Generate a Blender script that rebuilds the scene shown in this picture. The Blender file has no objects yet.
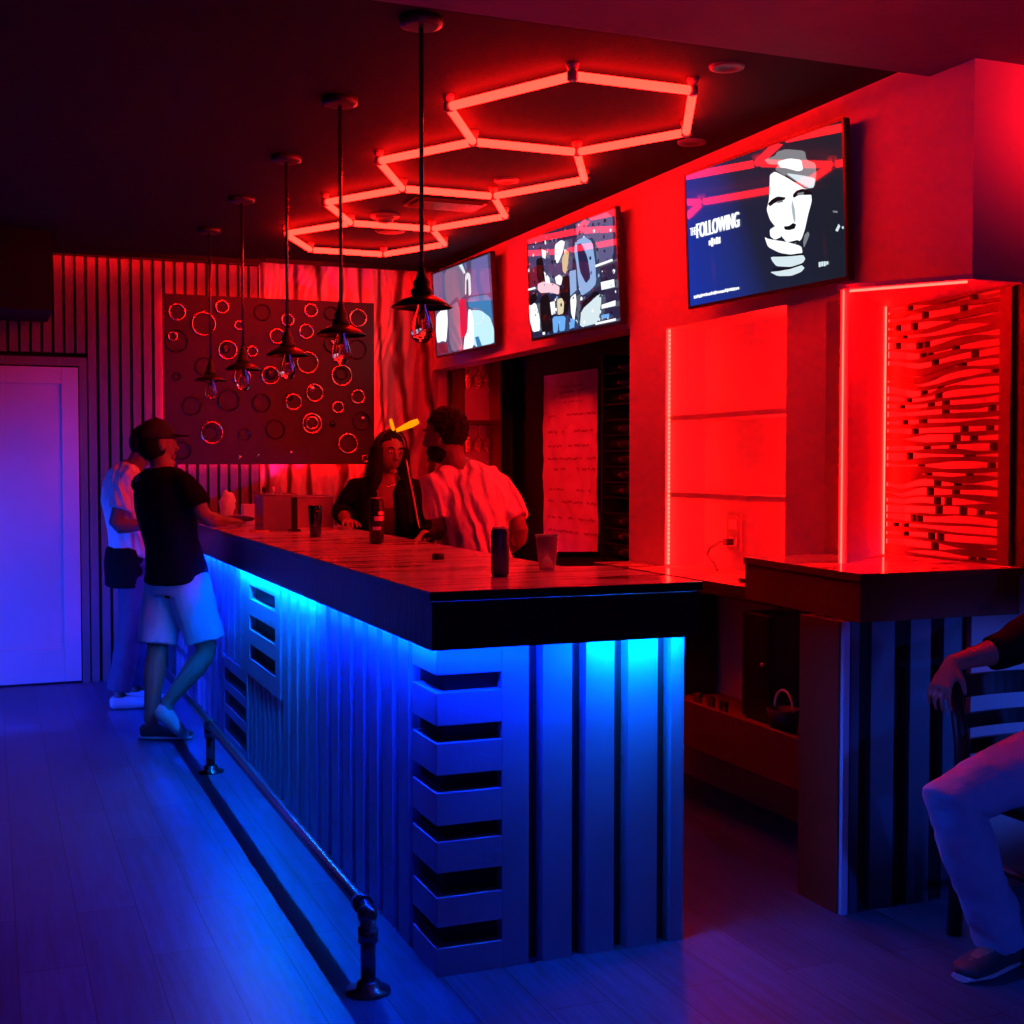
import bpy, bmesh, math, random
from mathutils import Vector, Matrix, noise
random.seed(7)
PI = math.pi
scene = bpy.context.scene
COL = scene.collection

# ---------------------------------------------------------------- materials
def _nt(name):
    m = bpy.data.materials.new(name); m.use_nodes = True
    nt = m.node_tree; b = nt.nodes['Principled BSDF']
    return m, nt, b

def _val(b, **kw):
    for k, v in kw.items():
        if k in b.inputs: b.inputs[k].default_value = v

def mat(name, color, rough=.5, metal=0., spec=.5, bump=0., bscale=40., var=0., vscale=6., coat=0., stretch=(1,1,1), **kw):
    """Plain surface with a little procedural colour variation and bump."""
    m, nt, b = _nt(name)
    N, L = nt.nodes, nt.links
    c4 = (*color, 1)
    _val(b, **{'Base Color': c4, 'Roughness': rough, 'Metallic': metal, 'Specular IOR Level': spec, 'Coat Weight': coat, 'Coat Roughness': .08})
    _val(b, **kw)
    tc = N.new('ShaderNodeTexCoord'); mp = N.new('ShaderNodeMapping'); mp.inputs['Scale'].default_value = stretch
    L.new(tc.outputs['Object'], mp.inputs['Vector'])
    nz = N.new('ShaderNodeTexNoise'); nz.inputs['Scale'].default_value = vscale; nz.inputs['Detail'].default_value = 5
    L.new(mp.outputs['Vector'], nz.inputs['Vector'])
    v = var if var else .08
    mx = N.new('ShaderNodeMix'); mx.data_type = 'RGBA'
    mx.inputs[6].default_value = (*[c * (1 - v) for c in color], 1)
    mx.inputs[7].default_value = (*[min(1, c * (1 + v)) for c in color], 1)
    L.new(nz.outputs['Fac'], mx.inputs[0]); L.new(mx.outputs[2], b.inputs['Base Color'])
    if bump:
        n2 = N.new('ShaderNodeTexNoise'); n2.inputs['Scale'].default_value = bscale; n2.inputs['Detail'].default_value = 4
        L.new(mp.outputs['Vector'], n2.inputs['Vector'])
        bp = N.new('ShaderNodeBump'); bp.inputs['Strength'].default_value = bump; bp.inputs['Distance'].default_value = .01
        L.new(n2.outputs['Fac'], bp.inputs['Height']); L.new(bp.outputs['Normal'], b.inputs['Normal'])
    return m

def emit(name, color, strength):
    m, nt, b = _nt(name)
    _val(b, **{'Base Color': (.02, .02, .02, 1), 'Emission Color': (*color, 1), 'Emission Strength': strength, 'Roughness': .4})
    return m

def screen_mat(name, color, strength=1.):
    m, nt, b = _nt(name)
    _val(b, **{'Base Color': (.004, .004, .005, 1), 'Emission Color': (*color, 1), 'Emission Strength': strength, 'Roughness': .035, 'Specular IOR Level': .35})
    return m

def glass(name, color=(1, 1, 1), rough=.02, ior=1.45):
    m, nt, b = _nt(name)
    _val(b, **{'Base Color': (*color, 1), 'Roughness': rough, 'IOR': ior, 'Transmission Weight': 1.})
    return m

def planks(name, c1, c2, seam, rough=.35):
    m, nt, b = _nt(name); N, L = nt.nodes, nt.links
    tc = N.new('ShaderNodeTexCoord'); mp = N.new('ShaderNodeMapping')
    mp.inputs['Rotation'].default_value = (0, 0, PI / 2)
    L.new(tc.outputs['Object'], mp.inputs['Vector'])
    br = N.new('ShaderNodeTexBrick'); br.offset = .37
    br.inputs['Color1'].default_value = (*c1, 1); br.inputs['Color2'].default_value = (*c2, 1); br.inputs['Mortar'].default_value = (*seam, 1)
    br.inputs['Scale'].default_value = 1.; br.inputs['Mortar Size'].default_value = .002; br.inputs['Brick Width'].default_value = 1.25; br.inputs['Row Height'].default_value = .185
    br.inputs['Bias'].default_value = -.1
    L.new(mp.outputs['Vector'], br.inputs['Vector'])
    m2 = N.new('ShaderNodeMapping'); m2.inputs['Scale'].default_value = (26, 1.6, 1)
    L.new(tc.outputs['Object'], m2.inputs['Vector'])
    nz = N.new('ShaderNodeTexNoise'); nz.inputs['Scale'].default_value = 1.4; nz.inputs['Detail'].default_value = 7; nz.inputs['Roughness'].default_value = .65
    L.new(m2.outputs['Vector'], nz.inputs['Vector'])
    rp = N.new('ShaderNodeValToRGB'); rp.color_ramp.elements[0].position = .3; rp.color_ramp.elements[0].color = (.45, .45, .45, 1); rp.color_ramp.elements[1].position = .72; rp.color_ramp.elements[1].color = (1.25, 1.25, 1.25, 1)
    L.new(nz.outputs['Fac'], rp.inputs['Fac'])
    mx = N.new('ShaderNodeMix'); mx.data_type = 'RGBA'; mx.blend_type = 'MULTIPLY'; mx.inputs[0].default_value = 1
    L.new(br.outputs['Color'], mx.inputs[6]); L.new(rp.outputs['Color'], mx.inputs[7]); L.new(mx.outputs[2], b.inputs['Base Color'])
    mr = N.new('ShaderNodeMapRange'); mr.inputs['To Min'].default_value = rough - .08; mr.inputs['To Max'].default_value = rough + .15
    L.new(nz.outputs['Fac'], mr.inputs['Value']); L.new(mr.outputs['Result'], b.inputs['Roughness'])
    bp = N.new('ShaderNodeBump'); bp.inputs['Strength'].default_value = .25; bp.inputs['Distance'].default_value = .004
    L.new(nz.outputs['Fac'], bp.inputs['Height']); L.new(bp.outputs['Normal'], b.inputs['Normal'])
    _val(b, **{'Specular IOR Level': .4})
    return m

def streaks(name, dark, light, scale=(1.2, 16, 1), rough=.14, lo=.36, hi=.62, spec=.5):
    """Lacquered top with long streaky figure."""
    m, nt, b = _nt(name); N, L = nt.nodes, nt.links
    tc = N.new('ShaderNodeTexCoord'); mp = N.new('ShaderNodeMapping'); mp.inputs['Scale'].default_value = scale
    L.new(tc.outputs['Object'], mp.inputs['Vector'])
    nz = N.new('ShaderNodeTexNoise'); nz.inputs['Scale'].default_value = 1.6; nz.inputs['Detail'].default_value = 6; nz.inputs['Distortion'].default_value = .8
    L.new(mp.outputs['Vector'], nz.inputs['Vector'])
    rp = N.new('ShaderNodeValToRGB'); rp.color_ramp.elements[0].position = lo; rp.color_ramp.elements[0].color = (*dark, 1)
    rp.color_ramp.elements[1].position = hi; rp.color_ramp.elements[1].color = (*light, 1)
    L.new(nz.outputs['Fac'], rp.inputs['Fac']); L.new(rp.outputs['Color'], b.inputs['Base Color'])
    bp = N.new('ShaderNodeBump'); bp.inputs['Strength'].default_value = .12; bp.inputs['Distance'].default_value = .004
    L.new(nz.outputs['Fac'], bp.inputs['Height']); L.new(bp.outputs['Normal'], b.inputs['Normal'])
    _val(b, **{'Roughness': rough, 'Specular IOR Level': spec})
    return m

# ---------------------------------------------------------------- mesh building
class MB:
    def __init__(s): s.v = []; s.f = []; s.m = []; s.s = []
    def face(s, idx, m=0, sm=False): s.f.append(tuple(idx)); s.m.append(m); s.s.append(sm)
    def add(s, pts): n = len(s.v); s.v += [tuple(p) for p in pts]; return n
    def hexa(s, p, m=0):
        """8 corners: bottom ring 0-3 then top ring 4-7, counter-clockwise from above"""
        n = s.add(p)
        for q in ((3, 2, 1, 0), (4, 5, 6, 7), (0, 1, 5, 4), (1, 2, 6, 5), (2, 3, 7, 6), (3, 0, 4, 7)): s.face([n + i for i in q], m)
        return s
    def box(s, x0, x1, y0, y1, z0, z1, m=0):
        return s.hexa([(x0, y0, z0), (x1, y0, z0), (x1, y1, z0), (x0, y1, z0), (x0, y0, z1), (x1, y0, z1), (x1, y1, z1), (x0, y1, z1)], m)
    def prism(s, pts, z0, z1, m=0, ms=None):
        """pts: (x, y) counter-clockwise"""
        k = len(pts); n = s.add([(x, y, z0) for x, y in pts] + [(x, y, z1) for x, y in pts])
        s.face([n + i for i in range(k)][::-1], m); s.face([n + k + i for i in range(k)], m)
        for i in range(k): j = (i + 1) % k; s.face([n + i, n + j, n + k + j, n + k + i], m if ms is None else ms)
        return s
    def rings(s, rs, m=0, caps=True, sm=True, close=False):
        k = len(rs[0]); n = s.add([p for r in rs for p in r]); R = len(rs)
        for a in range(R if close else R - 1):
            b = (a + 1) % R
            for i in range(k): j = (i + 1) % k; s.face([n + a * k + i, n + a * k + j, n + b * k + j, n + b * k + i], m, sm)
        if caps and not close:
            s.face([n + i for i in range(k)][::-1], m); s.face([n + (R - 1) * k + i for i in range(k)], m)
        return s
    def tube(s, pts, r, n=12, m=0, caps=True, close=False):
        """round tube along points; r a number or one per point"""
        P = [Vector(p) for p in pts]; R = r if isinstance(r, (list, tuple)) else [r] * len(P)
        K = len(P); rs = []; prev = None
        for i, p in enumerate(P):
            if close: t = P[(i + 1) % K] - P[i - 1]
            else: t = P[min(i + 1, K - 1)] - P[max(i - 1, 0)]
            t = t.normalized() if t.length > 1e-9 else Vector((0, 0, 1))
            if prev is None:
                u = Vector((0, 0, 1)) if abs(t.z) < .9 else Vector((1, 0, 0))
                a = (u - t * u.dot(t)).normalized()
            else:
                a = prev - t * prev.dot(t); a = a.normalized() if a.length > 1e-6 else t.orthogonal().normalized()
            prev = a; b = t.cross(a)
            rs.append([p + (a * math.cos(2 * PI * q / n) + b * math.sin(2 * PI * q / n)) * R[i] for q in range(n)])
        return s.rings(rs, m, caps, True, close)
    def lathe(s, prof, c=(0, 0, 0), n=24, m=0, caps=True):
        """profile (r, z) from bottom to top about a vertical axis"""
        rs = [[(c[0] + r * math.cos(2 * PI * q / n), c[1] + r * math.sin(2 * PI * q / n), c[2] + z) for q in range(n)] for r, z in prof]
        return s.rings(rs, m, caps)
    def loft(s, cs, rad, right, n=16, m=0):
        """elliptical sections: half-width along `right`, half-depth across it"""
        P = [Vector(p) for p in cs]; rs = []; K = len(P); rt = Vector(right)
        for i, p in enumerate(P):
            t = (P[min(i + 1, K - 1)] - P[max(i - 1, 0)]).normalized()
            a = (rt - t * rt.dot(t)).normalized(); b = t.cross(a)
            w, d = rad[i] if isinstance(rad[i], (tuple, list)) else (rad[i], rad[i])
            rs.append([p + a * math.cos(2 * PI * q / n) * w + b * math.sin(2 * PI * q / n) * d for q in range(n)])
        return s.rings(rs, m)
    def ball(s, c, r, axes=None, nu=16, nv=10, m=0, fn=None):
        """ellipsoid, radii r, optional axes (right, forward, up)"""
        X, Y, Zv = axes or (Vector((1, 0, 0)), Vector((0, 1, 0)), Vector((0, 0, 1)))
        r = r if isinstance(r, (tuple, list)) else (r, r, r); c = Vector(c)
        def P(x, y, z):
            q = (x * r[0], y * r[1], z * r[2])
            if fn: q = fn(x, y, z, q)
            return c + X * q[0] + Y * q[1] + Zv * q[2]
        rs = []
        for i in range(1, nv):
            th = -PI / 2 + PI * i / nv
            rs.append([P(math.cos(th) * math.cos(2 * PI * k / nu), math.cos(th) * math.sin(2 * PI * k / nu), math.sin(th)) for k in range(nu)])
        n0 = len(s.v); s.rings(rs, m, False)
        a = s.add([P(0, 0, -1)]); b = s.add([P(0, 0, 1)]); e = n0 + (nv - 2) * nu
        for k in range(nu):
            j = (k + 1) % nu
            s.face([a, n0 + j, n0 + k], m, True); s.face([b, e + k, e + j], m, True)
        return s
    def torus(s, c, R, r, axis='Y', n=28, k=8, m=0):
        pts = []
        for i in range(n):
            a = 2 * PI * i / n
            d = {'Y': (math.cos(a), 0, math.sin(a)), 'Z': (math.cos(a), math.sin(a), 0), 'X': (0, math.cos(a), math.sin(a))}[axis]
            pts.append(Vector(c) + Vector(d) * R)
        return s.tube(pts, r, k, m, close=True)
    def mesh(s, name, off=(0, 0, 0)):
        me = bpy.data.meshes.new(name); o = Vector(off)
        me.from_pydata([Vector(p) - o for p in s.v], [], s.f)
        me.polygons.foreach_set('material_index', s.m); me.polygons.foreach_set('use_smooth', s.s)
        me.update(); return me

BASE = {}
def _link(o, parent):
    COL.objects.link(o)
    if parent is not None: o.parent = parent
    return o

def build(name, mb, mats, parent=None, base=None, bevel=0., label=None):
    """ONE mesh object. A child shares its thing's origin; a top-level mesh gets its own base point."""
    if not isinstance(mats, (list, tuple)): mats = [mats]
    if parent is not None: off = BASE[parent.name]
    elif base is not None: off = base
    else:
        xs, ys, zs = zip(*mb.v); off = ((min(xs) + max(xs)) / 2, (min(ys) + max(ys)) / 2, min(zs))
    me = mb.mesh(name, off)
    for m in mats: me.materials.append(m)
    o = bpy.data.objects.new(name, me)
    if parent is None: o.location = off
    _link(o, parent); BASE[o.name] = Vector(off)
    if bevel:
        md = o.modifiers.new('edge', 'BEVEL'); md.width = bevel; md.segments = 2; md.limit_method = 'ANGLE'; md.angle_limit = .6
    if label: o['label'] = label
    return o

def thing(name, label, cat, loc, group=None):
    o = bpy.data.objects.new(name, None); o.empty_display_size = .05
    o.location = loc; COL.objects.link(o); BASE[o.name] = Vector(loc)
    o['label'] = label; o['category'] = cat
    if group: o['group'] = group
    return o

def tag(o, label, cat, group=None):
    o['label'] = label; o['category'] = cat
    if group: o['group'] = group
    return o

def struct(name, mb, mats, parent=None, bevel=0.):
    o = build(name, mb, mats, parent, bevel=bevel)
    if parent is None: o['kind'] = 'structure'
    return o

def copy_tree(src, loc, label, group=None):
    def rec(o, par):
        c = o.copy(); COL.objects.link(c)
        if par is not None: c.parent = par
        BASE[c.name] = Vector(loc)
        for ch in list(o.children): rec(ch, c)
        return c
    r = rec(src, None); r.location = loc; r['label'] = label
    if group: r['group'] = group
    return r

def remeshed(name, mb, voxel, mats, parent=None, base=None, smooth=4, disp=None):
    """closed shapes fused into one continuous skin"""
    off = BASE[parent.name] if parent is not None else Vector(base)
    me = mb.mesh('raw'); t = bpy.data.objects.new('raw', me); COL.objects.link(t)
    md = t.modifiers.new('r', 'REMESH'); md.mode = 'VOXEL'; md.voxel_size = voxel; md.use_smooth_shade = True
    if smooth:
        ms = t.modifiers.new('s', 'SMOOTH'); ms.iterations = smooth; ms.factor = .5
    dg = bpy.context.evaluated_depsgraph_get(); dg.update()
    out = bpy.data.meshes.new_from_object(t.evaluated_get(dg))
    bpy.data.objects.remove(t); bpy.data.meshes.remove(me)
    out.name = name; out.materials.clear()
    for m in (mats if isinstance(mats, (list, tuple)) else [mats]): out.materials.append(m)
    nrm = [v.normal.copy() for v in out.vertices] if disp else None
    for i, v in enumerate(out.vertices):
        if disp: v.co = v.co + nrm[i] * disp(v.co)
        v.co = v.co - off
    for p in out.polygons: p.use_smooth = True; p.material_index = 0
    out.update()
    o = bpy.data.objects.new(name, out)
    if parent is None: o.location = off
    _link(o, parent); BASE[o.name] = Vector(off)
    return o
# ---------------------------------------------------------------- palette
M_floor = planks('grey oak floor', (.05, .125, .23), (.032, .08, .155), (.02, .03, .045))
M_ceil = mat('black painted ceiling', (.026, .024, .026), .85, spec=.1, bump=.2, bscale=60)
M_soffit = mat('dull plaster soffit', (.16, .13, .16), .8, bump=.25, bscale=25, var=.25, vscale=3)
M_wall = mat('white wall paint', (.62, .6, .6), .6, bump=.06, bscale=120)
M_walldark = mat('charcoal wall paint', (.015, .015, .017), .8, spec=.15, bump=.1, bscale=90)
M_slat = mat('grey stained slat', (.13, .12, .13), .55, bump=.2, bscale=30, var=.25, vscale=3, stretch=(8, 8, .6))
M_slatback = mat('black slat backing', (.02, .02, .021), .8)
def carved_wood():
    m, nt, b = _nt('carved wood relief'); N, L = nt.nodes, nt.links
    tc = N.new('ShaderNodeTexCoord'); mp = N.new('ShaderNodeMapping'); mp.inputs['Scale'].default_value = (1, 1, .38)
    L.new(tc.outputs['Object'], mp.inputs['Vector'])
    wv = N.new('ShaderNodeTexWave'); wv.bands_direction = 'X'; wv.inputs['Scale'].default_value = 1.9; wv.inputs['Distortion'].default_value = 7.5; wv.inputs['Detail'].default_value = 2.5; wv.inputs['Detail Scale'].default_value = 1.4
    L.new(mp.outputs['Vector'], wv.inputs['Vector'])
    rp = N.new('ShaderNodeValToRGB'); e = rp.color_ramp.elements
    e[0].position = .02; e[0].color = (.07, .045, .04, 1); e[1].position = .26; e[1].color = (.62, .52, .48, 1)
    L.new(wv.outputs['Fac'], rp.inputs['Fac']); L.new(rp.outputs['Color'], b.inputs['Base Color'])
    bp = N.new('ShaderNodeBump'); bp.inputs['Strength'].default_value = .5; bp.inputs['Distance'].default_value = .02
    L.new(wv.outputs['Fac'], bp.inputs['Height']); L.new(bp.outputs['Normal'], b.inputs['Normal'])
    _val(b, **{'Roughness': .45}); return m
M_carved = carved_wood()
M_door = mat('satin white door paint', (.48, .5, .56), .4, bump=.05, bscale=80)
M_black = mat('black lacquer', (.012, .012, .013), .3)
M_blackmat = mat('black powder coat', (.015, .015, .016), .55)
M_barpaint = mat('slate grey bar paint', (.24, .36, .54), .45, bump=.12, bscale=50, var=.2, vscale=5)
M_bartop = streaks('lacquered streaky bar top', (.30, .10, .09), (.98, .86, .82), scale=(1.1, 8, 1), rough=.12, lo=.33, hi=.52)
M_fascia = mat('dark walnut fascia', (.035, .028, .03), .35, bump=.3, bscale=14, var=.6, vscale=7, stretch=(6, 6, .8))
M_brownside = mat('cherry stained plywood', (.17, .03, .014), .6, bump=.15, bscale=25, var=.3, vscale=4)
M_pipe = mat('black iron pipe', (.15, .15, .17), .26, metal=.85, bump=.1, bscale=80)
M_brass = mat('burnished copper ring', (.9, .62, .45), .22, metal=1.)
M_darkglass = mat('smoked black ring', (.02, .015, .016), .15)
M_mirror = mat('small mirror disc', (.85, .85, .85), .08, metal=1.)
M_artpanel = mat('plum black board', (.024, .016, .02), .42, bump=.12, bscale=70, var=.2)
M_glass = glass('clear glass')
M_plastic = mat('clear cup plastic', (.8, .78, .8), .12, **{'Transmission Weight': .75, 'IOR': 1.3})
M_white = mat('white plastic', (.75, .75, .74), .4)
M_grille = mat('dark vent grille', (.012, .012, .012), .5)
RED = (1, .0085, .012)
M_hex = emit('red neon tube', (1, .0034, .0020), 38.)
M_redled = emit('red led strip', (1, .003, .003), 42.)
M_relief_fill = emit('red relief fill strip', (1, .003, .004), 26.)
M_wingled = emit('red led edge tape', (1, .0009, .0006), 300.)
M_nicheled = emit('red led niche tape', (1, .002, .002), 150.)
M_reddot = emit('warm red led dots', (1, .06, .02), 6.)
M_blueled = emit('blue led strip', (.0, .028, 1), 330.)
M_blueled_end = emit('dim blue led strip', (.0, .02, 1), 190.)
M_cyanled = emit('cyan led strip', (.0, .15, 1), 360.)

# ---------------------------------------------------------------- room shell
CE = 2.83; XW = 3.0; YF = 9.05
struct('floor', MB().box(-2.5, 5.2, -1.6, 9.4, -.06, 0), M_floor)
struct('ceiling', MB().box(-2.5, 5.2, 3.55, 9.4, CE, CE + .06), M_ceil)
struct('ceiling_soffit', MB().box(-2.5, 5.2, -1.6, 3.64, 2.77, CE - .001), M_soffit)
struct('wall_left', MB().box(-2.58, -2.5, -1.6, 9.4, 0, CE), M_walldark)
struct('wall_back', MB().box(-2.5, 5.2, -1.68, -1.6, 0, CE), M_walldark)
struct('wall_far', MB().box(-2.5, 5.2, YF, YF + .12, 0, CE), M_walldark)
# right wall: pillars, lintel, the shelf niche and the screen niche
w = MB()
w.box(XW, 3.14, 5.88, YF, 2.125, CE)          # lintel over the opening
w.box(XW, 3.30, 5.50, 5.88, 0, CE)            # pillar
w.box(XW, 3.30, 4.49, 5.50, 2.09, CE)         # over the shelf niche
w.box(3.215, 3.30, 4.49, 5.50, .955, 2.09)    # back of the shelf niche
w.box(XW, 3.30, 4.49, 5.50, 0, .955)          # below it
w.box(XW, 3.44, 4.22, 4.49, 0, CE)            # pier
w.box(XW, 3.30, 3.42, 4.22, 2.07, CE)         # over the screen niche
w.box(3.38, 3.44, 3.42, 4.22, 1.09, 2.07)     # back of the screen niche
w.box(3.30, 5.0, 3.42, 3.50, 2.07, CE)        # wall end towards the room
w.box(3.04, 5.0, 3.445, 4.22, 0, 1.085)       # dwarf wall beside the service counter
struct('wall_right', w, M_wall)
# alcove behind the opening
struct('wall_alcove', MB().box(3.63, 3.70, 5.88, YF, 0, 2.45).box(3.30, 3.63, 5.83, 5.88, 0, 2.45), M_walldark)
struct('ceiling_alcove', MB().box(3.14, 3.70, 5.88, YF, 2.45, 2.5), M_walldark)
# dark post closing the screen niche and the wall beyond
struct('trim_1', MB().box(3.215, 3.80, 3.40, 3.46, 1.09, 2.07), M_black)
# angled lit wing and the thin canopy over it
struct('trim_2', MB().hexa([(2.735, 3.765, 1.10), (2.757, 3.75, 1.10), (3.199, 4.112, 1.10), (3.177, 4.132, 1.10), (2.735, 3.765, 2.05), (2.757, 3.75, 2.05), (3.199, 4.112, 2.05), (3.177, 4.132, 2.05)]), M_wall)
struct('trim_3', MB().prism([(2.735, 3.79), (2.99, 3.405), (3.30, 3.405), (3.30, 4.19), (3.23, 4.19)], 2.05, 2.068), M_wall)
# niche sill in the bar's wood
struct('trim_4', MB().box(3.0, 3.38, 3.43, 4.2, 1.085, 1.095), M_bartop)

# slatted wall on the left of the far wall, over the door and beside it
def slat_run(mb, x0, x1, z0, z1, y, pitch, w, d, m=0):
    n = max(1, round((x1 - x0) / pitch)); p = (x1 - x0) / n
    for i in range(n):
        a = x0 + i * p; c = (p - w) / 2
        mb.hexa([(a + c - .004, y, z0), (a + c, y - d, z0), (a + c + w, y - d, z0), (a + c + w + .004, y, z0), (a + c - .004, y, z1), (a + c, y - d, z1), (a + c + w, y - d, z1), (a + c + w + .004, y, z1)][0:4] + [(a + c - .004, y, z1), (a + c, y - d, z1), (a + c + w, y - d, z1), (a + c + w + .004, y, z1)], m)
s = MB()
s.box(.60, 1.737, 9.03, YF, 0, 2.80, 1); s.box(-1.6, .60, 9.03, YF, 2.17, 2.80, 1)
slat_run(s, .60, 1.737, 0, 2.80, 9.03, .069, .05, .034)
slat_run(s, -1.6, .60, 2.17, 2.80, 9.03, .069, .05, .034)
struct('trim_5', s, [M_slat, M_slatback])
# cove board hiding the strip over the slats
struct('trim_6', MB().box(.36, 1.72, 8.87, 8.90, 2.795, CE), M_black)
struct('trim_9', MB().box(1.75, 2.98, 8.80, 8.82, 2.80, CE), M_black)  # cove board put in to conceal the added relief strip
struct('trim_7', MB().box(-2.5, .36, 8.25, 8.95, 2.36, CE), M_walldark)

# carved relief wall: ridges flowing upwards like tangled trunks
def relief(x0, x1, z0, z1, y, nx, nz, depth=.06):
    mb = MB(); P = []
    for j in range(nz + 1):
        z = z0 + (z1 - z0) * j / nz
        for i in range(nx + 1):
            x = x0 + (x1 - x0) * i / nx
            wz = .22 * noise.noise(Vector((x * 1.6, 3.1, z * 1.1))) + .10 * noise.noise(Vector((x * 4., 7.7, z * 2.3)))
            a = (x + wz) * 5.2
            h = 1 - abs(((a + .35 * noise.noise(Vector((x * 2.5, 1.3, z * .9)))) % 1) * 2 - 1)
            h2 = 1 - abs(((x - 1.4 * wz) * 14 % 1) * 2 - 1)
            kn = max(0, noise.noise(Vector((x * 5, 2.2, z * 3.2)))) * .5
            P.append((x, y - depth * (.62 * h ** .8 + .25 * h2 + kn), z))
    n = mb.add(P); r = nx + 1
    for j in range(nz):
        for i in range(nx):
            a = n + j * r + i; mb.face((a, a + 1, a + r + 1, a + r), 0, True)
    return mb
struct('wall_far_relief', relief(1.737, 3.16, 0, CE, 9.045, 190, 300), M_carved)
s = MB().box(3.455, 3.63, 9.035, YF, 0, 2.45, 1); slat_run(s, 3.455, 3.63, 0, 2.45, 9.035, .044, .028, .03)
struct('trim_8', s, [M_slat, M_slatback])

# door in the far wall
d = MB()
d.box(-.36, .470, 9.00, YF, 0, 2.0); d = MB()
for x0, x1, z0, z1 in ((-.36, -.235, .012, 2.075), (.44, .545, .012, 2.075), (-.235, .44, 1.965, 2.075), (-.235, .44, .012, .24)): d.box(x0, x1, 8.985, 9.03, z0, z1)
door = struct('door_1', d, M_door, bevel=.004)
build('panel', MB().box(-.235, .44, 9.004, 9.03, .24, 1.965), M_door, door)
f = MB().box(-.44, -.37, 8.99, YF, 0, 2.14).box(.552, .60, 8.99, YF, 0, 2.14).box(-.37, .552, 8.99, YF, 2.085, 2.14)
build('door_frame', f, M_slat, door)
build('door_handle', MB().tube([(-.29, 8.985, 1.02), (-.29, 8.93, 1.02)], .011).tube([(-.29, 8.93, 1.02), (-.18, 8.93, 1.02)], .009).lathe([(.026, 0), (.026, .008)], (-.29, 8.98, 1.016)), M_pipe, door)
# ================================================================ the long bar
bar = thing('bar_counter', 'long bar with streaky lacquered top, dark fascia and blue lit slatted front', 'bar', (1.5, 6.2, 0))
# carcass
build('carcass', MB().box(1.185, 1.72, 3.47, 9.02, 0, 1.07).box(1.72, 1.93, 3.47, 3.62, 0, 1.07), M_slatback, bar)
TOP = [(1.105, 3.35), (1.955, 3.35), (1.955, 3.98), (1.80, 4.02), (1.80, 9.0), (1.105, 9.0)]
build('countertop', MB().prism(TOP, 1.072, 1.10, 0, 1), [M_bartop, M_fascia], bar, bevel=.003)
fa = MB()
fa.prism([(1.112, 3.357), (1.115, 3.36), (1.115, 9.0), (1.112, 9.0)], .937, 1.071)
fa.prism([(1.112, 3.357), (1.948, 3.357), (1.948, 3.36), (1.115, 3.36)], .937, 1.071)
fa.box(1.94, 1.948, 3.36, 3.97, .937, 1.071)
build('fascia', fa, M_fascia, bar)
# front face x = 1.149 (slats proud of the carcass)
def fslat(mb, y0, y1, z0, z1):
    n = [(1.185, y0 - .006, z0), (1.185, y1 + .006, z0), (1.149, y1, z0), (1.149, y0, z0)]
    mb.hexa([n[0], n[1], n[2], n[3]][::-1] + [(p[0], p[1], z1) for p in n][::-1])
fs = MB()
def frun(y0, y1, z0, z1, n, share=.66):
    p = (y1 - y0) / n
    for i in range(n): fslat(fs, y0 + i * p + p * (1 - share) / 2, y0 + (i + 1) * p - p * (1 - share) / 2, z0, z1)
frun(3.66, 5.52, 0, 1.07, 11, .62)
frun(5.54, 6.29, 0, .425, 7, .6)
frun(6.47, 7.00, .44, 1.07, 3, .62)
frun(7.02, 9.0, 0, 1.07, 10, .62)
build('front_slats', fs, M_barpaint, bar)
def slotted(y0, y1, z0, z1, slots, a, b):
    mb = MB()
    zs = [z0] + [q for s_ in slots for q in s_] + [z1]
    for i in range(0, len(zs), 2): mb.box(1.146, 1.185, a, b, zs[i], zs[i + 1])
    mb.box(1.146, 1.185, y0, a, z0, z1); mb.box(1.146, 1.185, b, y1, z0, z1)
    mb.box(1.176, 1.185, a, b, z0, z1, 1)
    return mb
build('slotted_panel', slotted(5.53, 6.46, .43, 1.07, [(.515, .585), (.655, .725), (.80, .868)], 5.63, 6.235), [M_barpaint, M_slatback], bar)
build('slotted_panel', slotted(6.30, 7.01, 0, .43, [(.035, .125), (.175, .25), (.30, .37)], 6.34, 6.97), [M_barpaint, M_slatback], bar)
# corner block: rails wrapping round the corner with open slots
cb = MB()
sl = [(.082, .141), (.227, .295), (.385, .43), (.523, .572), (.664, .712), (.806, .856)]
zs = [0] + [q for s_ in sl for q in s_] + [1.07]
for i in range(0, len(zs), 2):
    cb.prism([(1.149, 3.43), (1.346, 3.43), (1.346, 3.47), (1.185, 3.47), (1.185, 3.655), (1.149, 3.655)], zs[i], zs[i + 1])
cb.box(1.346, 1.43, 3.43, 3.47, 0, 1.07)
build('corner_block', cb, M_barpaint, bar, bevel=.0025)
es = MB()
for x0, x1 in ((1.474, 1.566), (1.611, 1.703), (1.749, 1.847), (1.893, 1.937)):
    es.hexa([(x0, 3.43, 0), (x1, 3.43, 0), (x1 + .004, 3.47, 0), (x0 - .004, 3.47, 0), (x0, 3.43, 1.07), (x1, 3.43, 1.07), (x1 + .004, 3.47, 1.07), (x0 - .004, 3.47, 1.07)])
es.box(1.93, 1.937, 3.45, 3.62, 0, 1.07)
build('end_slats', es, M_barpaint, bar)
# led tape under the overhang
def tape(y0, y1): return MB().box(1.116, 1.126, y0, y1, .941, .947)
build('led_strip', tape(3.40, 4.78), M_blueled, bar)
build('led_strip', tape(4.79, 6.50), M_cyanled, bar, label='cyan section of the strip')
build('led_strip', tape(6.51, 8.95), M_blueled, bar)
build('led_strip', MB().box(1.14, 1.60, 3.362, 3.374, .941, .947), M_blueled_end, bar)
build('led_strip', MB().box(1.62, 1.93, 3.362, 3.374, .941, .947), M_cyanled, bar, label='cyan section of the strip')

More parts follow.
